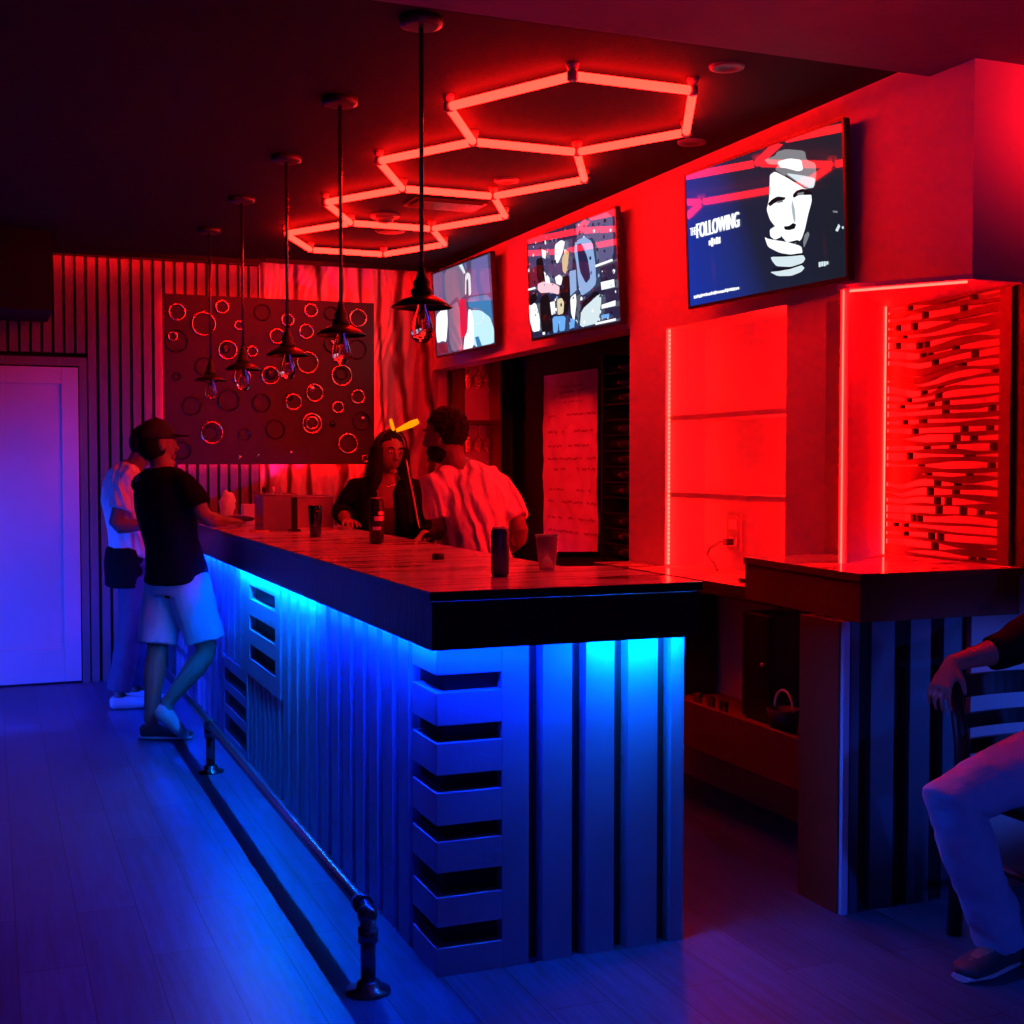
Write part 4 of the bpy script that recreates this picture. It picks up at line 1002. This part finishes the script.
def foot_pts(mb, an, heel, toe, up=(0, 0, 1), k=1.):
    an, heel, toe = map(Vector, (an, heel, toe)); d = (toe - heel).normalized(); u = Vector(up); u = (u - d * u.dot(d)).normalized(); sd = d.cross(u)
    L = (toe - heel).length
    mb.loft([heel + u * .034, heel + d * .02 + u * .036, heel + d * L * .35 + u * .037, heel + d * L * .68 + u * .028, heel + d * L * .92 + u * .022, toe + u * .02],
            [(.018 * k, .022 * k), (.034 * k, .034 * k), (.036 * k, .037 * k), (.046 * k, .028 * k), (.040 * k, .021 * k), (.016 * k, .012 * k)], sd, 16)
    mb.tube([an, lerp(an, heel + d * L * .25 + u * .04, .6), heel + d * L * .25 + u * .036], [.036 * k, .036 * k, .034 * k], 12)
def torso_pts(mb, pv, ws, ch, sl, nk, right, w=1., d=1.):
    pv, ws, ch, sl, nk = map(Vector, (pv, ws, ch, sl, nk))
    mb.loft([pv - (ws - pv).normalized() * .09, pv, ws, ch, lerp(ch, sl, .6), sl, lerp(sl, nk, .55), nk],
            [(.10 * w, .085 * d), (.158 * w, .118 * d), (.138 * w, .100 * d), (.162 * w, .118 * d), (.166 * w, .110 * d), (.148 * w, .088 * d), (.085 * w, .066 * d), (.056 * w, .056 * d)], right, 22)
def wrinkle(amp, sc, seed=0., stretch=(1, 1, .45)):
    def f(p):
        q = Vector((p.x * sc * stretch[0] + seed, p.y * sc * stretch[1], p.z * sc * stretch[2]))
        return amp * (noise.noise(q) + .6 * noise.noise(q * 2.3)) - amp * .2
    return f
def person(label, base): return thing('person', label, 'person', base)

# ---- man leaning on the far bar end: black t-shirt, cap, light shorts
A = person('man in black t-shirt, dark cap and light shorts leaning on the far bar', (.84, 7.0, 0))
fA = V(.85, .5, 0).normalized(); rA = V(fA.y, -fA.x, 0)
pv, ws, ch, sl, nk = V(.905, 7.0, .84), V(.885, 7.0, 1.02), V(.852, 7.0, 1.22), V(.842, 7.0, 1.37), V(.838, 7.01, 1.435)
shR, shL = sl + rA * .175 + V(0, 0, -.015), sl - rA * .175 + V(0, 0, -.015)
elR, wrR = V(1.03, 6.80, 1.165), V(1.165, 6.97, 1.138)
elL, wrL = V(.99, 7.24, 1.16), V(1.17, 7.30, 1.138)
hdA = V(.815, 7.02, 1.552); axA = head_axes((.95, .30, .02))
hipR, hipL = pv + rA * .085, pv - rA * .085
knR, anR = V(1.045, 6.87, .465), V(.825, 6.86, .20)
knL, anL = V(.80, 7.0, .46), V(.762, 6.99, .095)
b = MB(); torso_pts(b, pv, ws, ch, sl, nk, rA)
b.tube([nk - V(0, 0, .03), lerp(nk, hdA, .5), hdA + V(0, 0, -.04)], [.058, .054, .052], 14); add_head(b, hdA, axA)
for s_, e_, w_, h_ in ((shR, elR, wrR, 1), (shL, elL, wrL, -1)):
    b.tube([sl, s_], [.048, .05], 12); arm_pts(b, s_, e_, w_)
    add_hand(b, w_, (w_ - e_) * V(1, 1, .1), (0, 0, 1), -h_, .35)
leg_pts(b, hipR, knR, anR); leg_pts(b, hipL, knL, anL)
foot_pts(b, anL, (.725, 7.02, .012), (.955, 6.93, .012))
foot_pts(b, anR, (.765, 6.845, .165), (.905, 6.835, .015), up=(.55, 0, .6))
remeshed('body', b, .0055, M_skin, A); add_face_parts(hdA, axA, A)
M_tee = mat('black cotton', (.006, .006, .0075), .9, spec=.12, bump=.2, bscale=40)
c = MB(); torso_pts(c, pv + V(.002, 0, .0), ws, ch, sl, nk - V(0, 0, .015), rA, 1.16, 1.20)
for s_, e_ in ((shR, elR), (shL, elL)): c.tube([nk - V(0, 0, .045), lerp(sl, s_, .55) + V(0, 0, .012), s_ - V(0, 0, .012), lerp(s_, e_, .35), lerp(s_, e_, .68)], [.045, .058, .066, .070, .073], 16)
c.loft([ws, pv + V(0, 0, .05), pv - V(0, 0, .02)], [(.165, .12), (.186, .146), (.196, .156)], rA, 22)
remeshed('t_shirt', c, .009, M_tee, A, smooth=5, disp=lambda p: wrinkle(.006, 9, 1)(p) * min(1, max(0, (p.z - .83) / .15)))
M_shorts = mat('light canvas shorts', (.36, .45, .56), .8, bump=.2, bscale=60)
c = MB(); c.loft([pv + V(-.005, 0, .05), pv, pv - V(0, 0, .08)], [(.155, .115), (.172, .135), (.182, .14)], rA, 24)
c.ball(pv - V(0, 0, .10), (.11, .09, .10))
for h_, k_, a in ((hipR, knR, .82), (hipL, knL, .86)): c.tube([h_ + V(0, 0, .02), lerp(h_, k_, .3), lerp(h_, k_, .6), lerp(h_, k_, a + .05)], [.108, .116, .112, .108], 20)
remeshed('shorts', c, .009, M_shorts, A, disp=wrinkle(.009, 7, 3, (1, 1, .7)))
M_shoeL = mat('pale sneaker', (.45, .46, .48), .6, bump=.1); M_shoeD = mat('dark sneaker', (.05, .05, .06), .6); M_sole = mat('white rubber sole', (.6, .6, .6), .6)
c = MB(); foot_pts(c, anR - V(0, 0, .03), (.755, 6.845, .165), (.915, 6.833, .010), up=(.55, 0, .6), k=1.16); remeshed('sneaker', c, .006, M_shoeL, A)
c = MB(); foot_pts(c, anL - V(0, 0, .03), (.715, 7.024, .008), (.97, 6.924, .008), k=1.16); sh_ = remeshed('sneaker', c, .006, M_shoeD, A, disp=None)
build('sole', MB().loft([(.712, 7.026, .012), (.80, 6.99, .012), (.90, 6.95, .012), (.968, 6.925, .012)], [(.03, .011), (.043, .012), (.053, .012), (.03, .011)], (rA.x, rA.y, 0), 14), M_sole, sh_)
# cap and hair
X_, Y_, Z_ = axA
c = MB(); c.ball(hdA + Z_ * .028 - Y_ * .004, (.087, .106, .104), axA, 30, 20, fn=lambda x, y, z, q: (q[0], q[1], max(q[2], -.005)))
c.ball(hdA + Z_ * .134 - Y_ * .004, .009)
capo = remeshed('cap', c, .006, mat('black cap twill', (.012, .012, .014), .8, bump=.2), A)
bm_ = MB(); n = 14
for zz in (0, 1):
    pass
ring_ = []
for i in range(n + 1):
    a = -1.15 + 2.3 * i / n
    p0_ = hdA + X_ * math.sin(a) * .084 + Y_ * (.012 + math.cos(a) * .090) + Z_ * .040; p1_ = hdA + X_ * math.sin(a) * .075 + Y_ * (.055 + math.cos(a) * .125) + Z_ * (.026 + .010 * math.cos(a))
    ring_.append([p0_, p1_, p1_ + Z_ * .005, p0_ + Z_ * .008])
bm_.rings(ring_); build('brim', bm_, M_tee, capo)
c = MB(); c.ball(hdA - Y_ * .022 - Z_ * .012, (.080, .084, .085), axA, 24, 16, fn=lambda x, y, z, q: (q[0], min(q[1], .045), q[2]))
remeshed('hair', c, .008, M_hair, A, disp=lambda p: .004 * noise.noise(p * 60))

# ---- person behind him in a pale t-shirt and dark jeans
B = person('person in pale t-shirt and dark jeans standing behind the leaning man', (.76, 8.0, 0))
fB = V(1, .12, 0).normalized(); rB = V(fB.y, -fB.x, 0)
pv, ws, ch, sl, nk = V(.79, 8.0, .86), V(.765, 8.0, 1.04), V(.745, 8.0, 1.24), V(.755, 8.0, 1.385), V(.79, 8.0, 1.445)
shR, shL = sl + rB * .17 + V(-.02, 0, -.015), sl - rB * .17 + V(0, 0, -.015)
elR, wrR = V(.66, 7.78, 1.08), V(.90, 7.78, 1.10)
elL, wrL = V(.80, 8.26, 1.10), V(1.04, 8.20, 1.15)
hdB = V(.875, 8.0, 1.555); axB = head_axes((1, .25, -.02))
hipR, hipL = pv + rB * .085, pv - rB * .085
knR, anR = V(.755, 7.91, .47), V(.685, 7.93, .09)
knL, anL = V(.80, 8.08, .47), V(.79, 8.10, .09)
b = MB(); torso_pts(b, pv, ws, ch, sl, nk, rB)
b.tube([nk - V(0, 0, .03), lerp(nk, hdB, .5), hdB + V(0, 0, -.04)], [.058, .054, .052], 14); add_head(b, hdB, axB)
for s_, e_, w_, h_ in ((shR, elR, wrR, 1), (shL, elL, wrL, -1)):
    b.tube([sl, s_], [.048, .05], 12); arm_pts(b, s_, e_, w_); add_hand(b, w_, w_ - e_, (0, 0, 1), -h_, .5)
leg_pts(b, hipR, knR, anR); leg_pts(b, hipL, knL, anL)
foot_pts(b, anR, (.645, 7.93, .012), (.88, 7.90, .012)); foot_pts(b, anL, (.75, 8.10, .012), (.99, 8.08, .012))
remeshed('body', b, .0055, M_skin2, B); add_face_parts(hdB, axB, B)
c = MB(); torso_pts(c, pv + V(0, 0, .05), ws, ch, sl, nk - V(0, 0, .015), rB, 1.12, 1.22)
for s_, e_ in ((shR, elR), (shL, elL)): c.tube([nk - V(0, 0, .045), lerp(sl, s_, .55) + V(0, 0, .012), s_ - V(0, 0, .012), lerp(s_, e_, .35), lerp(s_, e_, .66)], [.045, .058, .066, .070, .072], 16)
remeshed('t_shirt', c, .009, creased_cloth('pale cotton', (.75, .72, .72)), B, smooth=9, disp=wrinkle(.006, 9, 5))
M_djean = mat('dark denim', (.07, .07, .13), .8, bump=.3, bscale=90)
c = MB(); c.loft([pv + V(0, 0, .075), pv, pv - V(0, 0, .08)], [(.158, .122), (.172, .132), (.17, .13)], rB, 24)
for h_, k_, a_ in ((hipR, knR, anR), (hipL, knL, anL)): c.tube([h_, lerp(h_, k_, .5), k_, lerp(k_, a_, .4), lerp(k_, a_, .95)], [.098, .088, .075, .074, .072], 18)
remeshed('jeans', c, .009, M_djean, B, disp=wrinkle(.007, 12, 2, (1, 1, 1.2)))
c = MB(); c.loft([pv + V(-.02, 0, .09), pv + V(-.022, 0, -.02), pv - V(.03, 0, .15)], [(.172, .137), (.19, .152), (.18, .14)], rB, 24)
remeshed('hip_shade', c, .01, M_tee, B, disp=wrinkle(.01, 10, 8))  # black shell standing in for shade over the jeans top
for an_, he, to in ((anR, (.635, 7.93, .006), (.90, 7.90, .006)), (anL, (.74, 8.10, .006), (1.0, 8.08, .006))):
    c = MB(); foot_pts(c, V(*an_) - V(0, 0, .03), he, to, k=1.16); remeshed('sneaker', c, .007, M_shoeL, B)
c = MB(); X_, Y_, Z_ = axB; c.ball(hdB + Z_ * .02 - Y_ * .012, (.084, .098, .108), axB, 24, 16, fn=lambda x, y, z, q: (q[0], q[1] if z > .35 else min(q[1], .03), max(q[2], -.07)))
remeshed('hair', c, .007, M_hair, B, disp=lambda p: .004 * noise.noise(p * 60))

# ---- bartender
Cc = person('woman with long dark hair, yellow hair bow and black top, behind the bar', (2.02, 6.85, 0))
rC = V(-.95, .30, 0).normalized(); fC = V(-.30, -.95, 0).normalized()
pv, ws, ch, sl, nk = V(2.04, 6.92, .86), V(2.03, 6.90, 1.03), V(2.0, 6.84, 1.19), V(1.995, 6.80, 1.325), V(1.995, 6.775, 1.40)
shR, shL = sl + rC * .165 + V(0, 0, -.02), sl - rC * .165 + V(0, 0, -.02)
elR, wrR = V(1.775, 6.90, 1.178), V(1.74, 6.66, 1.146)
elL, wrL = V(2.20, 6.66, 1.08), V(2.06, 6.45, 1.04)
hdC = V(1.995, 6.735, 1.505); axC = head_axes((.12, -.99, -.06), -.05)
b = MB(); torso_pts(b, pv, ws, ch, sl, nk, rC, .93, .95)
b.tube([nk - V(0, 0, .03), lerp(nk, hdC, .5), hdC + V(0, .01, -.04)], [.050, .046, .046], 14); add_head(b, hdC, axC, .95)
for s_, e_, w_, h_ in ((shR, elR, wrR, 1), (shL, elL, wrL, -1)):
    b.tube([sl, s_], [.044, .046], 12); arm_pts(b, s_, e_, w_, .88); add_hand(b, w_, (w_ - e_) * V(1, 1, .2), (0, 0, 1), -h_, .4, .92)
hR, hL = pv + rC * .085, pv - rC * .085; kR, kL = V(1.96, 6.93, .46), V(2.12, 6.89, .46); aR, aL = V(1.97, 6.96, .09), V(2.13, 6.93, .09)
leg_pts(b, hR, kR, aR, .95); leg_pts(b, hL, kL, aL, .95)
foot_pts(b, aR, (1.975, 7.0, .012), (1.93, 6.78, .012)); foot_pts(b, aL, (2.135, 6.97, .012), (2.11, 6.75, .012))
remeshed('body', b, .005, M_skin, Cc); add_face_parts(hdC, axC, Cc, .95, M_lip)
c = MB(); torso_pts(c, pv, ws, ch, lerp(ch, sl, .52), lerp(ch, sl, .6), rC, .97, 1.02)
remeshed('tank_top', c, .008, mat('wine red top', (.07, .012, .018), .7), Cc)
c = MB()      # open cardigan: two fronts, back and sleeves
for sd in (-1, 1):
    o1 = rC * .098 * sd
    c.loft([pv + o1 + V(0, 0, -.05), ws + o1 * 1.0, ch + o1 * 1.05, sl + o1 * .92 - V(0, 0, .01), sl + o1 * .7 + V(0, 0, .03)], [(.088, .142), (.082, .132), (.082, .142), (.075, .112), (.04, .06)], rC, 18)
c.loft([pv - fC * .05 - V(0, 0, .05), ws - fC * .05, ch - fC * .05, sl - fC * .03], [(.16, .085), (.145, .08), (.155, .08), (.14, .07)], rC, 18)
for s_, e_, w_ in ((shR, elR, wrR), (shL, elL, wrL)):
    c.tube([lerp(sl, s_, .6), s_, lerp(s_, e_, .4), e_, lerp(e_, w_, .42)], [.066, .068, .064, .060, .056], 16)
remeshed('cardigan', c, .008, M_tee, Cc, disp=wrinkle(.007, 9, 7))
c = MB(); X_, Y_, Z_ = axC
c.ball(hdC + Z_ * .016 - Y_ * .016, (.083, .098, .110), axC, 30, 20, fn=lambda x, y, z, q: (q[0], q[1] if z > .45 else min(q[1], .052 - .03 * (1 - abs(x))), max(q[2], -.09)))
def lock(a, b_, d_, e_, r): c.tube([hdC + X_ * p[0] + Y_ * p[1] + Z_ * p[2] for p in (a, b_, d_, e_)], r, 12)
lock((.068, .02, .03), (.082, .03, -.06), (.085, .05, -.14), (.10, .045, -.20), [.03, .030, .032, .022])     # her right side, image left, curled
lock((.085, .00, -.05), (.102, .01, -.09), (.104, .02, -.125), (.09, .03, -.15), [.02, .03, .03, .018])
lock((-.066, .03, .03), (-.080, .045, -.09), (-.095, .075, -.22), (-.115, .085, -.37), [.03, .028, .026, .018])
lock((-.05, -.05, .02), (-.06, -.07, -.12), (-.07, -.06, -.24), (-.08, -.05, -.34), [.05, .05, .042, .025])
lock((.04, -.05, .02), (.05, -.07, -.12), (.06, -.06, -.22), (.06, -.05, -.30), [.05, .05, .042, .025])
hr = remeshed('hair', c, .007, M_hair, Cc, disp=lambda p: .004 * noise.noise(Vector((p.x * 70, p.y * 70, p.z * 9))))
build('pale_line', MB().tube([hdC + X_ * p[0] + Y_ * p[1] + Z_ * p[2] for p in ((-.070, .070, -.03), (-.083, .082, -.10), (-.108, .108, -.22), (-.140, .125, -.37), (-.152, .13, -.40))], [.004, .0055, .006, .006, .004], 8), mat('pale thin line', (.7, .5, .42), .5), hr, label='thin pale line')  # thin pale line running down beside the hair
M_bow = mat('glowing yellow bow', (.95, .6, .03), .5, **{'Emission Color': (1., .36, .0, 1), 'Emission Strength': .75})  # glow added so the bow keeps its yellow under red light
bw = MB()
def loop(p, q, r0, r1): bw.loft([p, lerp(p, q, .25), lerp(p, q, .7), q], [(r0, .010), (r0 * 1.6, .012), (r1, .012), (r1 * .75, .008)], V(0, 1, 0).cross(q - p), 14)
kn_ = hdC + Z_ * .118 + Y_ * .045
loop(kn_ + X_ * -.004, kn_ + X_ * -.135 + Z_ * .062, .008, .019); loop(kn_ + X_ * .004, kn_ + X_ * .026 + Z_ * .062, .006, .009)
build('hair_bow', bw, M_bow, Cc, label='yellow bow with added glow')
bd = MB(); bd.tube([hdC + X_ * .088 * math.cos(a) + Z_ * (.012 + .116 * math.sin(a)) + Y_ * .03 for a in [PI * k / 16 for k in range(17)]], .006, 8).ball(kn_, (.013, .012, .012))
build('headband', bd, M_black, Cc)
build('necklace', MB().tube([nk + rC * .055 * math.sin(a) + fC * (.062 + .030 * math.cos(a)) + V(0, 0, -.03 - .045 * (1 + math.cos(a)) / 2) for a in [-1.4 + 2.8 * k / 12 for k in range(13)]], .0025, 6), M_brass, Cc)
c = MB()
leg_pts(c, hR, kR, aR, 1.12); leg_pts(c, hL, kL, aL, 1.12); c.loft([pv + V(0, 0, .06), pv, pv - V(0, 0, .09)], [(.15, .115), (.168, .128), (.16, .12)], rC, 20)
remeshed('trousers', c, .01, M_tee, Cc)
for an_, he, to in ((aR, (1.977, 7.01, .006), (1.927, 6.765, .006)), (aL, (2.137, 6.98, .006), (2.107, 6.735, .006))):
    c = MB(); foot_pts(c, V(*an_) - V(0, 0, .03), he, to, k=1.14); remeshed('shoe', c, .008, M_shoeD, Cc)

# ---- man in a pale t-shirt behind the bar, back to the room
D = person('man with short dark hair in pale t-shirt, back to us behind the bar', (2.06, 5.6, 0))
rD = V(.955, .29, 0).normalized(); fD = V(-.29, .955, 0)
pv, ws, ch, sl, nk = V(2.085, 5.56, .87), V(2.075, 5.57, 1.04), V(2.045, 5.58, 1.23), V(2.015, 5.59, 1.375), V(1.975, 5.60, 1.445)
shR, shL = sl + rD * .185 + V(0, 0, -.03), sl - rD * .175 + V(0, 0, -.015)
elR, wrR = V(2.255, 5.50, 1.12), V(2.21, 5.74, 1.0)
elL, wrL = V(1.895, 5.545, 1.15), V(1.93, 5.78, 1.12)
hdD = V(1.930, 5.625, 1.572); axD = head_axes((-.62, .78, -.05), .03)
b = MB(); torso_pts(b, pv, ws, ch, sl, nk, rD, 1.06, 1.04)
b.tube([nk - V(0, 0, .04), lerp(nk, hdD, .5), hdD + V(0, 0, -.04)], [.062, .058, .055], 14); add_head(b, hdD, axD, 1.03)
for s_, e_, w_, h_ in ((shR, elR, wrR, 1), (shL, elL, wrL, -1)):
    b.tube([sl, s_], [.05, .054], 12); arm_pts(b, s_, e_, w_, 1.08); add_hand(b, w_, w_ - e_, (0, 0, 1), -h_, .5)
hR, hL = pv + rD * .09, pv - rD * .09; kR, kL = V(2.17, 5.60, .47), V(2.0, 5.55, .47); aR, aL = V(2.18, 5.56, .09), V(1.98, 5.52, .09)
leg_pts(b, hR, kR, aR); leg_pts(b, hL, kL, aL)
foot_pts(b, aR, (2.19, 5.52, .012), (2.13, 5.75, .012)); foot_pts(b, aL, (1.99, 5.48, .012), (1.92, 5.71, .012))
remeshed('body', b, .0055, M_skin2, D); add_face_parts(hdD, axD, D, 1.03)
c = MB(); torso_pts(c, pv + V(0, 0, -.03), ws, ch, sl, nk - V(0, 0, .02), rD, 1.17, 1.20)
for s_, e_ in ((shR, elR), (shL, elL)): c.tube([nk - V(0, 0, .045), lerp(sl, s_, .55) + V(0, 0, .012), s_ - V(0, 0, .012), lerp(s_, e_, .35), lerp(s_, e_, .72)], [.05, .064, .070, .074, .074], 16)
def fold(p):
    q = p.x * 44 + p.z * 30 + 4 * noise.noise(p * 6)
    return .0075 * math.sin(q) * (.5 + noise.noise(p * 4 + V(3, 1, 2))) + .006 * noise.noise(p * 9)
remeshed('t_shirt', c, .0075, creased_cloth('washed pink cotton', (.68, .6, .6)), D, smooth=9, disp=fold)
c = MB(); X_, Y_, Z_ = axD
c.ball(hdD + Z_ * .034 - Y_ * .014, (.088, .102, .106), axD, 30, 20, fn=lambda x, y, z, q: (q[0], q[1] if z > .3 else min(q[1], .02), max(q[2], -.085)))
remeshed('hair', c, .006, M_hair, D, disp=lambda p: .007 * noise.noise(p * 75) + .004 * noise.noise(p * 30))
c = MB(); c.ball(hdD - Z_ * .068 + Y_ * .017, (.069, .070, .056), axD, 20, 14); remeshed('beard', c, .007, M_hair, D, disp=lambda p: .003 * noise.noise(p * 90))
c = MB(); leg_pts(c, hR, kR, aR, 1.13); leg_pts(c, hL, kL, aL, 1.13); c.loft([pv + V(0, 0, .06), pv, pv - V(0, 0, .09)], [(.168, .128), (.178, .135), (.165, .125)], rD, 20)
remeshed('trousers', c, .01, M_tee, D)
for an_, he, to in ((aR, (2.19, 5.51, .006), (2.125, 5.77, .006)), (aL, (1.99, 5.47, .006), (1.915, 5.73, .006))):
    c = MB(); foot_pts(c, V(*an_) - V(0, 0, .03), he, to, k=1.14); remeshed('shoe', c, .008, M_shoeD, D)

# ---- chair and the person sitting on it, right edge
M_chair = mat('black stained chair wood', (.014, .013, .014), .4)
chx = thing('dining_chair', 'black ladder back wooden chair at the right edge under the seated person', 'chair', (2.93, 2.96, 0))
x0, x1, yb, yf = 2.735, 3.125, 3.13, 2.76
def bar_(p, q, w_, d_): return MB().loft([p, q], [(w_, d_), (w_, d_)], (1, 0, 0), 4)
for x in (x0, x1):
    build('rear_leg', MB().loft([(x, yb + .03, 0), (x, yb, .44), (x, yb + .005, .60), (x, yb + .05, .80)], [(.022, .022), (.025, .025), (.024, .024), (.019, .019)], (1, .001, 0), 12), M_chair, chx)
    build('front_leg', MB().loft([(x, yf, 0), (x, yf, .425)], [(.019, .019), (.024, .024)], (1, 0, 0), 12), M_chair, chx)
for i, (z, h) in enumerate(((.765, .034), (.662, .022), (.582, .022), (.503, .020))):
    mb = MB(); mb.rings([[(lerp(x0 + .018, x1 - .018, t), yb + .018 + (.02 if i == 0 else 0) + .03 * math.sin(PI * t) * .6 + dy, z + dz) for dy, dz in ((-.009, -h), (.009, -h), (.009, h), (-.009, h))] for t in [k / 10 for k in range(11)]], 0, True, False)
    build('back_slat', mb, M_chair, chx)
build('seat', MB().box(x0 - .02, x1 + .02, yf - .03, yb - .02, .426, .452), M_chair, chx, bevel=.01)
for y in (yf,): build('stretcher', MB().tube([(x0, y, .20), (x1, y, .20)], .012, 10), M_chair, chx)
for x in (x0, x1): build('stretcher', MB().tube([(x, yf, .26), (x, yb + .012, .26)], .012, 10), M_chair, chx)
E_ = person('seated person in pale jeans and dark top, arm over the chair back, at right', (3.0, 2.9, 0))
rE = V(.25, .97, 0).normalized(); fE = V(-.97, .25, 0)
pv, ws, ch, sl, nk = V(3.06, 2.90, .625), V(3.08, 2.90, .76), V(3.09, 2.91, .90), V(3.09, 2.92, 1.04), V(3.07, 2.92, 1.11)
shR, shL = sl + rE * .17 + V(0, 0, -.02), sl - rE * .17 + V(0, 0, -.02)
elR, wrR = V(2.95, 3.17, .875), V(2.715, 3.165, .838)
elL, wrL = V(2.98, 2.62, .80), V(2.80, 2.66, .64)
hdE = V(3.05, 2.93, 1.235); axE = head_axes((-.8, .6, 0))
hipR, hipL = pv + rE * .06 + V(0, 0, -.01), pv - rE * .10
knR, anR = V(2.465, 2.87, .515), V(2.68, 2.905, .10)
knL, anL = V(2.98, 2.42, .515), V(2.99, 2.40, .10)
b = MB(); torso_pts(b, pv, ws, ch, sl, nk, rE)
b.tube([nk - V(0, 0, .03), lerp(nk, hdE, .5), hdE + V(0, 0, -.04)], [.058, .054, .052], 14); add_head(b, hdE, axE)
for s_, e_, w_, h_ in ((shR, elR, wrR, 1), (shL, elL, wrL, -1)):
    b.tube([sl, s_], [.048, .05], 12); arm_pts(b, s_, e_, w_)
add_hand(b, wrR, (-.55, -.12, -.8), (-.8, -.2, .55), -1, .6); add_hand(b, wrL, wrL - elL, (0, 0, 1), 1, .4)
leg_pts(b, hipR, knR, anR); leg_pts(b, hipL, knL, anL)
foot_pts(b, anR, (2.745, 2.91, .012), (2.51, 2.86, .012)); foot_pts(b, anL, (3.03, 2.42, .012), (2.83, 2.30, .012))
remeshed('body', b, .0055, M_skin, E_); add_face_parts(hdE, axE, E_)
c = MB(); torso_pts(c, pv, ws, ch, sl, nk - V(0, 0, .015), rE, 1.15, 1.2)
for s_, e_, w_ in ((shR, elR, wrR), (shL, elL, wrL)): c.tube([nk - V(0, 0, .045), lerp(sl, s_, .55) + V(0, 0, .012), s_ - V(0, 0, .012), lerp(s_, e_, .5), e_, lerp(e_, w_, .35)], [.045, .058, .066, .066, .060, .056], 16)
remeshed('top', c, .009, M_tee, E_, disp=wrinkle(.007, 9, 1))
M_jean = mat('pale washed denim', (.26, .33, .52), .85, bump=.3, bscale=90, var=.15)
c = MB(); c.loft([pv + V(.01, 0, .10), pv, pv - V(0, 0, .075)], [(.165, .13), (.175, .14), (.16, .125)], rE, 22)
c.tube([hipR + V(0, 0, .0), lerp(hipR, knR, .4), lerp(hipR, knR, .8), knR + V(-.002, 0, -.008), lerp(knR, anR, .22), lerp(knR, anR, .55), lerp(knR, anR, .9), anR + V(.004, 0, -.028)], [.108, .104, .090, .080, .080, .078, .076, .078], 20)
c.tube([hipL, lerp(hipL, knL, .5), knL, lerp(knL, anL, .5), anL], [.106, .096, .080, .076, .074], 20)
remeshed('jeans', c, .008, M_jean, E_, disp=wrinkle(.008, 11, 4, (1, 1, 1)))
for an_, he, to in ((anR, (2.755, 2.912, .006), (2.495, 2.857, .006)), (anL, (3.035, 2.425, .006), (2.815, 2.29, .006))):
    c = MB(); foot_pts(c, V(*an_) - V(0, 0, .03), he, to, k=1.15); o_ = remeshed('sneaker', c, .006, M_shoeD, E_)
    h0, t0 = V(*he), V(*to)
    build('sole', MB().loft([h0 + V(0, 0, .006), lerp(h0, t0, .35) + V(0, 0, .006), lerp(h0, t0, .7) + V(0, 0, .006), t0 + V(0, 0, .006)], [(.03, .010), (.042, .011), (.053, .011), (.03, .010)], (t0 - h0).cross(V(0, 0, 1)), 14), M_sole, o_)
# ================================================================ room lamps and added fills out of view, world, camera
def area(name, loc, target, size, power, color):
    l = bpy.data.lights.new(name, 'AREA'); l.shape = 'DISK'; l.size = size; l.energy = power; l.color = color
    o = bpy.data.objects.new(name, l); o.location = loc; COL.objects.link(o)
    o.rotation_euler = (Vector(target) - Vector(loc)).to_track_quat('-Z', 'Y').to_euler(); return o
def spot(name, loc, target, deg, power, color, r=.08, blend=.7):
    l = bpy.data.lights.new(name, 'SPOT'); l.spot_size = math.radians(deg); l.spot_blend = blend; l.energy = power; l.color = color; l.shadow_soft_size = r
    o = bpy.data.objects.new(name, l); o.location = loc; COL.objects.link(o)
    o.rotation_euler = (Vector(target) - Vector(loc)).to_track_quat('-Z', 'Y').to_euler(); return o
spot('blue_door_lamp', (-.9, 7.2, .35), (.6, 9.0, .2), 95, 190, (.012, .05, 1))
spot('blue_leg_fill', (-2.2, 6.6, 2.2), (.7, 7.6, .5), 40, 80, (.01, .06, 1))  # blue fill added over the leaning man's shorts and legs
spot('purple_soffit_fill', (1.0, 1.2, .5), (1.8, 2.6, 2.77), 62, 26, (.5, .035, .5))  # purple fill added to lift the soffit from below
spot('blue_chair_fill', (2.2, -1.3, 1.1), (3.0, 3.1, .35), 23, 130, (.02, .08, 1))  # added frontal blue fill for the jeans and chair
spot('red_room_lamp', (3.6, 3.0, 2.70), (3.5, 3.42, 2.72), 120, 22, (1, .003, .006))
spot('red_sheet_fill', (1.45, 7.2, 2.72), (3.58, 7.9, 1.35), 30, 170, (1, .003, .008))  # red fill put in to brighten the hanging sheet
area('dim_blue_fill', (.3, -1.4, 1.9), (2.2, 6, 1.6), 1.6, 2.6, (.10, .08, 1))  # broad weak blue fill, added to cool the reds
spot('blue_side_fill', (4.9, 2.3, .5), (3.12, 3.44, .55), 24, 90, (.02, .09, 1))  # unseen blue fill added for the dwarf wall behind the chair
wd = bpy.data.worlds.new('night'); scene.world = wd; wd.use_nodes = True
wd.node_tree.nodes['Background'].inputs[0].default_value = (.002, .001, .006, 1)
wd.node_tree.nodes['Background'].inputs[1].default_value = .5

cam = bpy.data.cameras.new('camera'); cam.sensor_width = 36; cam.lens = 1300 / 1024 * 36; cam.clip_start = .05
co = bpy.data.objects.new('camera', cam); COL.objects.link(co); scene.camera = co
yaw = math.atan(522 / 1300); pitch = math.atan(49 / 1300)
fw = Vector((math.sin(yaw) * math.cos(pitch), math.cos(yaw) * math.cos(pitch), -math.sin(pitch)))
co.location = (0, 0, 1.45); co.rotation_euler = fw.to_track_quat('-Z', 'Y').to_euler()
vs = scene.view_settings
vs.view_transform = 'Standard'; vs.look = 'None'; vs.gamma = 1; vs.use_curve_mapping = False; vs.exposure = .35
